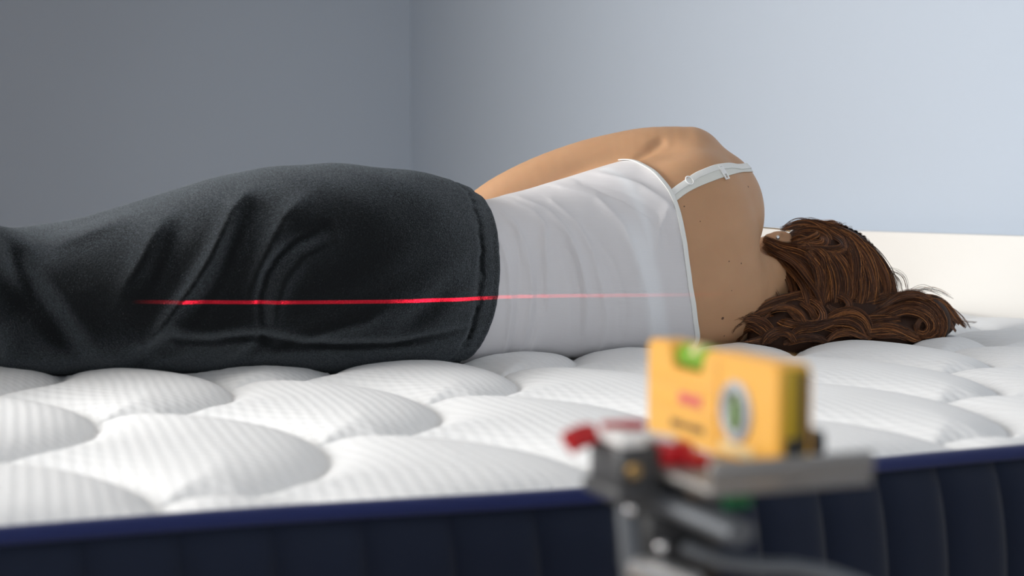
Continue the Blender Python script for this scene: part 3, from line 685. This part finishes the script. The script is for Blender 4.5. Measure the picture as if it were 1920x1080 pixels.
def ribbon(path, normals, width, thick, closed=False):
    """flat band: path (n,3), outward normals (n,3); returns verts, quads"""
    P = np.array(path, float); Nn = np.array(normals, float)
    T = np.gradient(P, axis=0) if not closed else (np.roll(P, -1, 0) - np.roll(P, 1, 0))
    T /= np.linalg.norm(T, axis=1)[:, None]; W = np.cross(Nn, T); W /= np.linalg.norm(W, axis=1)[:, None]
    rows = []
    prof = [(-.5, 0), (-.5, .8), (-.42, 1), (.42, 1), (.5, .8), (.5, 0)]
    for a, b in prof: rows.append(P + W * width * a + Nn * thick * b)
    V = np.stack(rows, 1).reshape(-1, 3); n, k = len(P), len(prof)
    f = [(i*k+j, ((i+1) % n)*k+j, ((i+1) % n)*k+(j+1) % k, i*k+(j+1) % k) for i in range(n if closed else n-1) for j in range(k)]
    if not closed: f += [tuple(range(k))[::-1], tuple((n-1)*k + j for j in range(k))]
    return V, f
bn = 360
hv, hz = march(u1, tt, .0046)
hp = np.stack([u1 - .003, hv, hz], 1)
hn = np.stack([0*tt, np.cos(tt), np.sin(tt)], 1)
part('hem_binding', *ribbon(hp, hn, .0085, .0018, True), M['elastic'], tank)
def resample(P, n):
    P = np.array(P, float); s = np.r_[0, np.cumsum(np.linalg.norm(np.diff(P, axis=0), axis=1))]
    q = np.linspace(0, s[-1], n); return np.stack([cubic(s, P[:, i], q) for i in range(3)], 1)
def body_normal(P, fn=f_body, e=.004):
    g_ = np.stack([fn(P[:, 0] + e*(i == 0), P[:, 1] + e*(i == 1), P[:, 2] + e*(i == 2)) - fn(P[:, 0] - e*(i == 0), P[:, 1] - e*(i == 1), P[:, 2] - e*(i == 2)) for i in range(3)], 1)
    return g_ / np.linalg.norm(g_, axis=1)[:, None]
def over_shoulder(line, n, lift):
    """the traced strap, carried on over the shoulder to the chest in front, laid on the skin"""
    L = [tuple(p) for p in line]
    x, y, z = L[-1]
    L += [(x + .012, y + .035, z - .016), (x + .008, y + .08, z - .045), (x - .04, y + .125, z - .085), (x - .12, y + .14, z - .10)]
    P = resample(L, n)
    for _ in range(6):
        nn = body_normal(P); P = P - nn * f_body(P[:, 0], P[:, 1], P[:, 2])[:, None] * .8
    nn = body_normal(P); return P + nn * lift, nn
P2, n2 = over_shoulder(STRAP_BRA, 44, .0004); part('brassiere_strap', *ribbon(P2, n2, .0150, .0014), M['elastic_back'], tank)
P1, n1 = over_shoulder(STRAP_TANK, 44, .0020); part('shoulder_strap', *ribbon(P1, n1, .0112, .0014), M['elastic'], tank)
def along(P, nn, point):
    i = int(np.argmin(((P - np.array(point))**2).sum(1))); t = P[min(i+1, len(P)-1)] - P[max(i-1, 0)]; t /= np.linalg.norm(t); return P[i], nn[i], t
p, nn, t = along(P1, n1, STRAP_TANK[2])
w = np.cross(nn, t); b = MB(); rp = [p + nn * .0022 + t * .0055 * math.cos(a) + w * .0078 * math.sin(a) for a in np.linspace(0, 2*math.pi, 25)]
b.tube([tuple(q) for q in rp], .0012, up=tuple(nn)).build('strap_ring', M['plastic_white'], tank)
p, nn, t = along(P2, n2, .5 * (np.array(STRAP_BRA[4]) + np.array(STRAP_TANK[6]))); w = np.cross(nn, t)
R3 = Matrix((t, w, nn)).transposed()
b = MB(); b.box(Vector(p + nn * .0028 + t * .0035), (.0026, .0265, .0026), .0006, R3); b.box(Vector(p + nn * .0028 - t * .0035), (.0026, .0265, .0026), .0006, R3)
b.box(Vector(p + nn * .0028 + w * .0125), (.0096, .0026, .0026), .0006, R3); b.box(Vector(p + nn * .0028 - w * .0125), (.0096, .0026, .0026), .0006, R3)
b.box(Vector(p + nn * .0030 + w * .003), (.0055, .014, .0026), .0008, R3)
b.build('strap_slider', M['plastic_white'], tank)

# hair: a dark base volume under several thousand strands gathered in locks
(Vh, Qh), Fh, axh = mesh_field(f_hair, (1.26, 2.0, -.03), (1.84, 2.42, .24), .005)
hair = part('hair', Vh, Qh, M['scalp_hair'], person); tag(hair, 'wavy auburn hair')
# glasses and ear stud are worn, and lift off
gl = empty('glasses', (1.42, 2.25, .19), 'thin gold metal glasses worn by the lying person, temple showing above the ear', 'glasses')
fw = lambda *pts: [face_to_world(p) for p in pts]
ends = fw((1.524, 2.358, .203), (1.524, 2.358, .027))
MB().tube([(1.450, 2.228, .1975), (1.440, 2.238, .2010), ends[0]], .0011).build('temple', M['gold'], gl)
MB().tube([(1.440, 2.238, .029), ends[1]], .0011).build('temple', M['gold'], gl)
ax_ = Vector(face_to_world((1.49, 3.25, 0))) - Vector(face_to_world((1.49, 2.25, 0)))
for s in (-1, 1):
    MB().ring(fw((1.530, 2.367, .115 + s * .034))[0], ax_, .024, .0011).build('rim', M['gold'], gl)
    MB().tube(fw((1.530, 2.367, .115 + s * .058), (1.528, 2.364, .115 + s * .075), (1.524, 2.358, .115 + s * .088)), .0011).build('end_piece', M['gold'], gl)
MB().tube(fw((1.532, 2.367, .105), (1.534, 2.371, .115), (1.532, 2.367, .125)), .0011).build('bridge', M['gold'], gl)
ear_p = EAR_STUD
b = MB(); b.ball(ear_p, .0042).ball((ear_p[0] + .0, ear_p[1] + .003, ear_p[2]), .003)
tag(b.build('earring', M['chrome']), 'small round silver stud in the ear of the lying person', 'earring')

# ---------------------------------------------------------------- mattress
MU0, MU1, MV1, MT = -.38, 2.155, 2.76, .26
def front_v(u): return 1.160 - .034 * np.exp(-((u - .56) / .24)**2)
mattress = empty('mattress', (1.0, 1.95, -MT), 'thick white quilted mattress with navy sides and blue edge tape under the lying person', 'mattress')
nu, nv = 460, 330
su = np.linspace(0, 1, nu); sv = np.linspace(0, 1, nv)**1.25
U = (MU0 + (MU1 - MU0) * su)[:, None] + 0 * sv[None, :]; Vq = front_v(U) + (MV1 - front_v(U)) * sv[None, :]
dist = np.full(U.shape, 9.0)
for k in range(-2, 12):
    for m_ in range(-2, 6):
        cu, cv = .17 + .205 * k - .205, 1.51 + (.25 if k % 2 else 0) - .25 + .5 * m_ - .5
        a, c = (U - cu) / .205, (Vq - cv + .02) / np.where(Vq < cv - .02, .285, .25)
        r = np.sqrt(a * a + c * c) + 1e-6
        gr = np.sqrt((a / .205)**2 + (c / .28)**2) / r + 1e-6
        d = np.where((a > -.06) & (Vq - cv > -.282), np.abs(r - 1) / gr, 9)
        dist = np.minimum(dist, d)
puff = .0285 * (1 - np.exp(-(dist / .032)**.85)) - .0165
edge = np.minimum(np.minimum(Vq - front_v(U), MV1 - Vq), np.minimum(U - MU0, MU1 - U))
fall = 1 - np.exp(-np.maximum(edge, 0) / .022)
Zm = puff * fall - .004 * (1 - fall)
def press(F, ax, Zm, gap):
    fm = floor_map(F, ax)
    i = np.rint((U - ax[0][0]) / (ax[0][1] - ax[0][0])).astype(int); j = np.rint((Vq - ax[1][0]) / (ax[1][1] - ax[1][0])).astype(int)
    fp = np.pad(fm, 1, mode='edge'); fm = np.minimum.reduce([fp[a:a+fm.shape[0], c:c+fm.shape[1]] for a in (0, 1, 2) for c in (0, 1, 2)])
    ok = (i >= 0) & (j >= 0) & (i < fm.shape[0]) & (j < fm.shape[1])
    v = np.where(ok, fm[np.clip(i, 0, fm.shape[0]-1), np.clip(j, 0, fm.shape[1]-1)], 9)
    return np.minimum(Zm, v - gap)
for F_, a_, gp in ((Fb, axb, .0125), (Ft, axt, .0045), (Fh, axh, .006)): Zm = press(F_, a_, Zm, gp)
for _ in range(2):
    Zs = Zm.copy(); Zs[1:-1, 1:-1] = (Zm[1:-1, 1:-1] * 4 + Zm[:-2, 1:-1] + Zm[2:, 1:-1] + Zm[1:-1, :-2] + Zm[1:-1, 2:]) / 8; Zm = np.where(dist > .012, Zs, Zm)
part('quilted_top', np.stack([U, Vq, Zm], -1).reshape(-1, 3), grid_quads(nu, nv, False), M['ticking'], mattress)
# edge tape all round
us = np.linspace(MU0, MU1, 160)
loop = np.concatenate([np.stack([us, front_v(us), 0*us], 1), np.stack([0*us[:40] + MU1, np.linspace(front_v(us[-1]), MV1, 42)[1:-1], 0*us[:40]], 1),
                       np.stack([us[::-1], 0*us + MV1, 0*us], 1), np.stack([0*us[:40] + MU0, np.linspace(MV1, front_v(us[0]), 42)[1:-1], 0*us[:40]], 1)])
cen = np.array([(MU0+MU1)/2, (1.15+MV1)/2, 0]); tn = np.roll(loop, -1, 0) - np.roll(loop, 1, 0); nrm = np.stack([tn[:, 1], -tn[:, 0], 0*tn[:, 0]], 1); nrm /= np.linalg.norm(nrm, axis=1)[:, None]
loop[:, 2] = np.where(loop[:, 0] > MU1 - .03, -.016, 0)
pr = [(-.006, .0015), (.001, .0022), (.0045, .0000), (.0058, -.0035), (.0058, -.0085), (.0042, -.0122), (.000, -.0132), (-.006, -.0120)]
Vp = np.stack([loop + nrm * a + np.array([0, 0, 1.]) * (c - .003) for a, c in pr], 1).reshape(-1, 3)
k_ = len(pr); n_ = len(loop)
part('edge_tape', Vp, [(i*k_+j, ((i+1) % n_)*k_+j, ((i+1) % n_)*k_+(j+1) % k_, i*k_+(j+1) % k_) for i in range(n_) for j in range(k_)], M['piping'], mattress)
# side border: each vertical quilt channel of the front side
pitch = .0753; s0 = .1026 - 7 * pitch
def channel(ua, ub, fn):
    a = np.linspace(0, 1, 13); b = np.linspace(0, 1, 14); A, Bz = np.meshgrid(a, b, indexing='ij')
    zz = -.0135 - (MT - .0135) * Bz
    bulge = .024 * np.sin(np.pi * np.clip(Bz, 0, 1))**.8
    pf = .0125 * (1 - np.abs(2 * A - 1)**3.6) * np.clip(Bz * 14, 0, 1) - .002
    return fn(ua + (ub - ua) * A, bulge + pf, zz), grid_quads(13, 14, False)
k = 0
while s0 + k * pitch < MU1:
    a, c = max(s0 + k * pitch, MU0), min(s0 + (k + 1) * pitch, MU1); k += 1
    if c - a < .01: continue
    V_, Q_ = channel(a, c, lambda u, o, z: np.stack([u, front_v(u) + .003 - o, z], -1).reshape(-1, 3))
    part('border_channel', V_, Q_, M['border'], mattress)
Vs, Qs, o_ = [], [], 0
def addside(fn, lo, hi):
    global o_
    n = int(round((hi - lo) / pitch))
    for q in range(n):
        V_, Q_ = channel(lo + (hi-lo)*q/n, lo + (hi-lo)*(q+1)/n, fn); Vs.append(V_); Qs.append(Q_ + o_); o_ += len(V_)
addside(lambda u, o, z: np.stack([u, MV1 - .003 + o, z], -1).reshape(-1, 3), MU0, MU1)
addside(lambda u, o, z: np.stack([MU1 - .003 + o * .5, u, z], -1).reshape(-1, 3), 1.16, MV1)
addside(lambda u, o, z: np.stack([MU0 + .003 - o, u, z], -1).reshape(-1, 3), 1.16, MV1)
for cx_, cy_ in ((MU0, float(front_v(MU0))), (MU1, float(front_v(MU1))), (MU0, MV1), (MU1, MV1)):   # rounded corners
    zc_ = np.linspace(0, 1, 14); an_ = np.linspace(0, 2 * math.pi, 18, endpoint=False); rr_ = .024 * np.sin(np.pi * zc_)**.8 + .004
    if cx_ == MU1: rr_ = rr_ * .5
    V_ = np.stack([cx_ + rr_[:, None] * np.cos(an_), cy_ + rr_[:, None] * np.sin(an_), (-.0135 - (MT - .0135) * zc_)[:, None] + 0 * an_], -1).reshape(-1, 3)
    Vs.append(V_); Qs.append(grid_quads(14, 18) + o_); o_ += len(V_)
bt = np.array([[MU0, 1.16, -MT], [MU1, 1.16, -MT], [MU1, MV1, -MT], [MU0, MV1, -MT]]); Vs.append(bt); Qs.append(np.array([[0, 1, 2, 3]]) + o_)
part('border', np.concatenate(Vs), np.concatenate(Qs), M['border'], mattress)

# hair strands, laid on the mattress that now exists
def top_height(u, v):
    s = np.clip((u - MU0) / (MU1 - MU0), 0, 1) * (nu - 1); f_ = front_v(u); q = np.clip((v - f_) / (MV1 - f_), 0, 1)**(1 / 1.25) * (nv - 1)
    i, j = np.minimum(s.astype(int), nu - 2), np.minimum(q.astype(int), nv - 2); return np.maximum.reduce([Zm[i, j], Zm[i+1, j], Zm[i, j+1], Zm[i+1, j+1]])
SV, SF, off = [], [], 0
KP, KS = 16, 3
def strands(width, count, line, thick=.00034, frizz=.0012):
    global off
    cen = resample(line, KP); T = np.gradient(cen, axis=0); T /= np.linalg.norm(T, axis=1)[:, None]
    e2 = np.array([0, -1., .15]); e1 = np.cross(T, e2); e1 /= np.linalg.norm(e1, axis=1)[:, None]
    s = np.linspace(0, 1, KP)
    for _ in range(count):
        a = np.clip(rng.normal(0, .55), -1.4, 1.4) * width; c = abs(rng.normal(0, .5)) * width * .45 - .001
        t0, t1 = rng.uniform(-.02, .22), rng.uniform(.78, 1.03)
        q = np.clip(t0 + s * (t1 - t0), 0, 1)
        cc = np.stack([np.interp(q, s, cen[:, i]) for i in range(3)], 1); E1 = np.stack([np.interp(q, s, e1[:, i]) for i in range(3)], 1)
        gather = .55 + .45 * np.sin(np.pi * np.clip(q, .05, .95)) + .25 * rng.normal() * (q - .5)
        ph, fr = rng.uniform(0, 6.3), rng.uniform(3, 8)
        wob = frizz * np.sin(ph + fr * q) * rng.uniform(.3, 1.3)
        P = cc + E1 * (a * gather + wob)[:, None] + e2 * (c * np.sin(np.pi * np.clip(q, .06, .94)) - .0015 * (1 - np.sin(np.pi * q)))[:, None]
        P[:, 2] = np.maximum(P[:, 2], top_height(P[:, 0], P[:, 1]) + .0012)
        rad = thick * rng.uniform(.7, 1.35) * np.clip(1.15 - np.abs(2 * s - 1)**6, .25, 1)
        Tn = np.gradient(P, axis=0); Tn /= np.linalg.norm(Tn, axis=1)[:, None] + 1e-9
        n1_ = np.cross(Tn, e2); n1_ /= np.linalg.norm(n1_, axis=1)[:, None] + 1e-9; n2_ = np.cross(Tn, n1_)
        for k in range(KS):
            an = 2 * math.pi * k / KS
            SV.append(P + rad[:, None] * (n1_ * math.cos(an) + n2_ * math.sin(an)))
        off += 1
for width, count, line in HAIR_LOCKS: strands(width * 1.1, int(count * 3.2) if count > 8 else count, line, .00036 if count > 8 else .00027)
c_, r_h = np.array(HAIR[0][0]), np.array(HAIR[0][1])   # combed from the hairline over the crown
for q in range(26):
    la = math.radians(-52 + 126 * q / 25)
    ph_ = np.radians(np.linspace(76, -28 - 20 * math.cos(la), 7))
    strands(.008, 90, [tuple(c_ + r_h * np.array([math.cos(a) * math.cos(la), math.sin(a) * math.cos(la), math.sin(la)]) * 1.012) for a in ph_], .00042)
SVa = np.stack(SV).reshape(off, KS, KP, 3).transpose(0, 2, 1, 3)
i, j, k = np.meshgrid(np.arange(off), np.arange(KP - 1), np.arange(KS), indexing='ij'); i, j, k = i.ravel(), j.ravel(), k.ravel(); k2 = (k + 1) % KS
idx = lambda a, b, c: (a * KP + b) * KS + c
SQ = np.stack([idx(i, j, k), idx(i, j, k2), idx(i, j+1, k2), idx(i, j+1, k)], 1)
st = part('hair_strands', SVa.reshape(-1, 3), SQ, M['hair'], hair); tag(st, kind='stuff')

# raised nap on the brushed cotton, pale and top-heavy to paint its lit rim
tri_q = Qt[rng.integers(0, len(Qt), 90000)]
c0 = Vt[tri_q].mean(1); e_a, e_b = Vt[tri_q[:, 2]] - Vt[tri_q[:, 0]], Vt[tri_q[:, 3]] - Vt[tri_q[:, 1]]
nn_ = np.cross(e_a, e_b); nn_ /= np.linalg.norm(nn_, axis=1)[:, None] + 1e-12
keep = (c0[:, 2] > .02) & (c0[:, 1] < 2.36) & (c0[:, 0] < .80) & (rng.random(len(c0)) < .25 + .75 * np.clip((.62 - c0[:, 0]) / .3, 0, 1)); keep &= (nn_[:, 2] > .2) | (rng.random(len(c0)) < .15); c0, nn_ = c0[keep], nn_[keep]; n_ = len(c0)
rd = rng.normal(size=(n_, 3)); dr = nn_ * .75 + rd * .55; dr /= np.linalg.norm(dr, axis=1)[:, None]
sd = np.cross(dr, rng.normal(size=(n_, 3))); sd /= np.linalg.norm(sd, axis=1)[:, None]
ln_ = rng.uniform(.0012, .0032, n_)[:, None]
FV = np.stack([c0 - nn_ * .0006 - sd * .00012, c0 - nn_ * .0006 + sd * .00012, c0 + dr * ln_ + sd * .00005], 1).reshape(-1, 3)
fz_ = part('nap', FV, np.arange(3 * n_).reshape(-1, 3), M['nap'], trousers, smooth=False); tag(fz_, kind='stuff')

# ---------------------------------------------------------------- bed frame with headboard
bed = empty('bed', (1.0, 1.95, ZF), 'bed with a plain low cream headboard standing behind the mattress', 'bed')
MB().box((2.2045, 2.45, -.21), (.043, 2.9, .776), .006).build('headboard', M['headboard'], bed)
MB().box(((MU0+MU1)/2 + .005, 1.96, -.35), (MU1-MU0, 1.58, .178), .01).build('bed_base', M['base'], bed)
for x in (-.28, 2.0):
    for y in (1.27, 2.65): MB().cyl((x, y, ZF), (x, y, -.435), .022, .03).build('leg', M['dark_metal'], bed)

# ---------------------------------------------------------------- tripod and laser level
A2 = math.radians(-2)
E0 = Vector((.415, .6465, .1035)); LM = Matrix.Translation(E0) @ Matrix.Rotation(A2, 4, 'Z')
def L(x, y, z): return LM @ Vector((x, y, z))
lev = empty('laser_level', tuple(E0), 'yellow spirit level with laser on the tripod tray in the foreground', 'laser level')
W, H, LN = .0205, .0600, .163
out = [(0, 0), (LN, 0), (LN, H - .004), (LN - .004, H), (.132, H), (.129, H - .003), (.127, .044), (.088, .044), (.085, H - .003), (.082, H), (.004, H), (0, H - .004)]
b = MB(LM); b.prism(out, 0, W); 
bmesh.ops.bevel(b.bm, geom=[e for e in b.bm.edges if abs(len(e.link_faces)) == 2], offset=.0012, segments=2, affect='EDGES')
b.build('level_body', M['yellow'], lev)
b = MB(LM); 
for (y0, y1, z0, z1) in ((.070, .158, .0215, .0245), (.070, .158, .0375, .040), (.068, .071, .006, .057)):
    b.box((-.0002, (y0+y1)/2, (z0+z1)/2), (.0018, y1-y0, z1-z0), .0006)
b.build('raised_rib', M['yellow'], lev)
b = MB(LM); b.cyl((W/2, .0885, .0520), (W/2, .1265, .0520), .0080, n=20, bev=.001); vial = b.build('vial', M['liquid'], lev)
MB(LM).cyl((W/2, .102, .0535), (W/2, .110, .0535), .0075, n=18).build('bubble', M['label'], vial)
MB(LM).ring((-.0006, .046, .0286), (1, 0, 0), .0142, .0034, sq=.6).build('vial_ring', M['grey'], lev)
MB(LM).cyl((-.0008, .046, .0286), (.002, .046, .0286), .0128, n=32).build('vial_seat', M['grey'], lev)
b = MB(LM); b.cyl((.0030, .046, .0170), (.0030, .046, .0402), .0064, n=20, bev=.0015); v2 = b.build('vial', M['liquid_dark'], lev)
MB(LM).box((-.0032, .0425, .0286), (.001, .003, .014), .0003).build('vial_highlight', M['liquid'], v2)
b = MB(LM)
for y in (.1105, .0950): b.box((-.0003, y, .0278), (.0008, .0125, .0068), .0002)
b.build('red_print', M['pink'], lev)
b = MB(LM)
for y, w_ in ((.124, .008), (.115, .006), (.098, .006), (.0895, .008)): b.box((-.0003, y, .0114), (.0008, w_, .0042), .0002)
b.box((-.0003, .1065, .0114), (.0008, .007, .003), .0002)
b.build('dark_print', M['brown'], lev)
MB(LM).box((-.0003, .046, .0072), (.0008, .036, .0055), .0002).build('pale_label', M['label'], lev)
MB(LM).box((.0098, -.0006, .033), (.0155, .0016, .050), .0004).build('end_panel', M['yellow_dark'], lev)
MB(LM).box((.0142, -.0016, .0345), (.0050, .0016, .043), .0004).build('end_slot', M['black'], lev)
MB(LM).box((.0085, -.0015, .0135), (.0105, .0018, .013), .0005).build('battery_cover', M['black'], lev)
MB(LM).cyl((W/2, LN - .001, .012), (W/2, LN + .003, .012), .004, n=18, bev=.0006).build('laser_aperture', M['black'], lev)

tri = empty('tripod', (.40, .70, ZF), 'black camera tripod in the foreground with red lever and metal tray', 'tripod')
TM = Matrix.Translation((.364, .629, 0)) @ Matrix.Rotation(A2, 4, 'Z')
b = MB(TM); b.box((.0475, .045, .1018), (.097, .092, .0044), .0012); b.box((.0478, .0, .1115), (.0975, .004, .0130), .0016)
b.build('tray', M['alu'], tri)
b = MB(TM); b.box((.095, .060, .114), (.010, .02, .014), .003).build('tray_stop', M['black'], tri)
# clamp block, levers
b = MB(TM); b.box((-.010, .086, .103), (.024, .044, .026), .003).box((-.010, .086, .0885), (.030, .05, .008), .002); b.build('clamp_block', M['dark_metal'], tri)
b = MB(TM); b.box((-.014, .080, .1185), (.016, .034, .006), .0025).build('clamp_plate', M['plastic_white'], tri)  # white colour stands in for the highlight on chrome
b = MB(TM); b.cyl((-.0155, .0635, .1035), (-.0155, .058, .1035), .0042, n=20, bev=.0008).build('screw', M['brass'], tri)
b = MB(TM); b.tube([(-.040, .098, .1165), (-.032, .102, .1180), (-.025, .105, .1195), (-.020, .106, .1195)], [.004, .005, .0048, .0035], [.0045, .005, .0045, .0035]).tube([(-.012, .112, .1200), (.000, .110, .1205), (.012, .104, .1205)], .0030).build('lever', M['red'], tri)
b = MB(TM); b.tube([(-.040, .09, .1125), (-.030, .096, .1145), (-.018, .10, .116)], .0032).build('lever', M['red'], tri)
b = MB(TM); b.box((.013, .072, .1105), (.020, .018, .013), .003).box((.022, .066, .1075), (.016, .02, .007), .002); b.build('lever_hub', M['red'], tri)
b = MB(TM); b.cyl((.002, .085, .117), (.013, .066, .116), .0042, n=16, bev=.0008).build('lever_pin', M['chrome'], tri)
# head: bracket arm, posts, tilt housing
b = MB(TM); b.tube([(-.004, .105, .085), (.002, .08, .0845), (.010, .045, .0825), (.016, .02, .080), (.020, .004, .078)], .0095, .0068)
b.build('bracket_arm', M['gun'], tri)
b = MB(TM); b.tube([(-.006, .088, .088), (-.0075, .084, .072), (-.0055, .082, .045), (-.004, .082, .015), (-.003, .082, -.06)], .0066, .0075, up=(0, 1, 0)).build('post', M['gun'], tri)
b = MB(TM); b.box((.018, .085, .060), (.046, .046, .05), .006).build('tilt_housing', M['black'], tri)
b = MB(TM); b.cyl((.0195, .10, .10), (.0195, .10, -.10), .017, n=28, bev=.002).build('pan_column', M['black'], tri)
b = MB(TM); b.ball((.0015, .060, .060), .0032).build('rivet', M['chrome'], tri)
b = MB(TM); b.ball((-.0115, .072, .0795), .0034).build('rivet', M['chrome'], tri)
b = MB(TM); b.cyl((.020, .022, .0925), (.034, .022, .0925), .0052, n=18, bev=.001).build('bubble_level', M['green'], tri)
b = MB(TM); b.cyl((-.006, .068, .0455), (.016, .044, .0385), .0095, n=22, bev=.002).cyl((-.010, .074, .047), (-.004, .066, .045), .006, n=18, bev=.001); b.build('lock_knob', M['chrome'], tri)
b = MB(TM); b.tube([(.014, .055, .060), (.026, .035, .0555), (.042, .026, .0535), (.060, .020, .0530), (.078, .012, .0495), (.095, .002, .043), (.115, -.010, .025), (.14, -.028, -.01), (.16, -.045, -.05)],
   [.006, .0062, .0062, .0062, .0062, .006, .007, .009, .009], [.0045, .0045, .0042, .0042, .0045, .0045, .006, .009, .008]).build('pan_handle', M['gun'], tri)
b = MB(TM); b.cyl((.0195, .10, -.10), (.0195, .10, ZF + .12), .0125, n=24).build('center_column', M['dark_metal'], tri)
MB(TM).cyl((.0195, .10, -.17), (.0195, .10, -.10), .026, .024, n=24, bev=.002).build('leg_collar', M['black'], tri)
for q in range(3):
    an = math.radians(30 + 120 * q); dx, dy = math.cos(an), math.sin(an)
    lg = MB(TM); lg.tube([(.0195 + dx*.026, .10 + dy*.026, -.135), (.0195 + dx*.12, .10 + dy*.12, -.36), (.0195 + dx*.215, .10 + dy*.215, ZF + .015)], [.010, .009, .007], [.010, .009, .007])
    lo_ = lg.build('leg', M['dark_metal'], tri)
    MB(TM).cyl((.0195 + dx*.221, .10 + dy*.221, ZF), (.0195 + dx*.212, .10 + dy*.212, ZF + .03), .011, .009, n=16, bev=.002).build('rubber_foot', M['black'], lo_)

# the level's own laser: a thin fan of red light from the aperture
ld = bpy.data.lights.new('laser_fan', 'SPOT'); lo2 = bpy.data.objects.new('laser_fan', ld); C.objects.link(lo2)
ap = L(W/2, LN + .006, .012); lo2.location = (ap.x, ap.y, ap.z + ZO)
tgt = Vector((.66, 2.04, .1030))
zdir = -(tgt - ap).normalized(); slope = Vector((1, 0, -.0125)).normalized()
xdir = (slope - zdir * slope.dot(zdir)).normalized(); ydir = zdir.cross(xdir)
lo2.matrix_world = Matrix.Translation((ap.x, ap.y, ap.z + ZO)) @ Matrix((xdir, ydir, zdir)).transposed().to_4x4()
ld.spot_size = math.radians(75); ld.spot_blend = 0; ld.shadow_soft_size = 0; ld.energy = LASER_POWER; ld.color = (1, 0.005, 0.03)
ld.use_nodes = True; nt = ld.node_tree; g = N.__new__(N); g.t = nt
em = nt.nodes['Emission']
tc = nt.nodes.new('ShaderNodeTexCoord'); sx = nt.nodes.new('ShaderNodeSeparateXYZ'); nt.links.new(tc.outputs['Normal'], sx.inputs[0])
tz = g.math('DIVIDE', sx.outputs[1], sx.outputs[2]); tx = g.math('DIVIDE', sx.outputs[0], sx.outputs[2])
line = g.math('LESS_THAN', g.math('ABSOLUTE', tz), .0021)
# strength along the fan: strongest over the middle, a weak tail towards the head end
ramp = nt.nodes.new('ShaderNodeValToRGB'); nt.links.new(g.math('ADD', g.math('MULTIPLY', tx, LASER_SIGN), .5), ramp.inputs[0])
el = ramp.color_ramp.elements
el[0].position = LASER_STOPS[0][0]; el[0].color = (LASER_STOPS[0][1],) * 3 + (1,)
el[1].position = LASER_STOPS[-1][0]; el[1].color = (LASER_STOPS[-1][1],) * 3 + (1,)
for p, v in LASER_STOPS[1:-1]:
    e = el.new(p); e.color = (v, v, v, 1)
nt.links.new(g.math('MULTIPLY', line, ramp.outputs[0]), em.inputs['Strength'])
del_org()
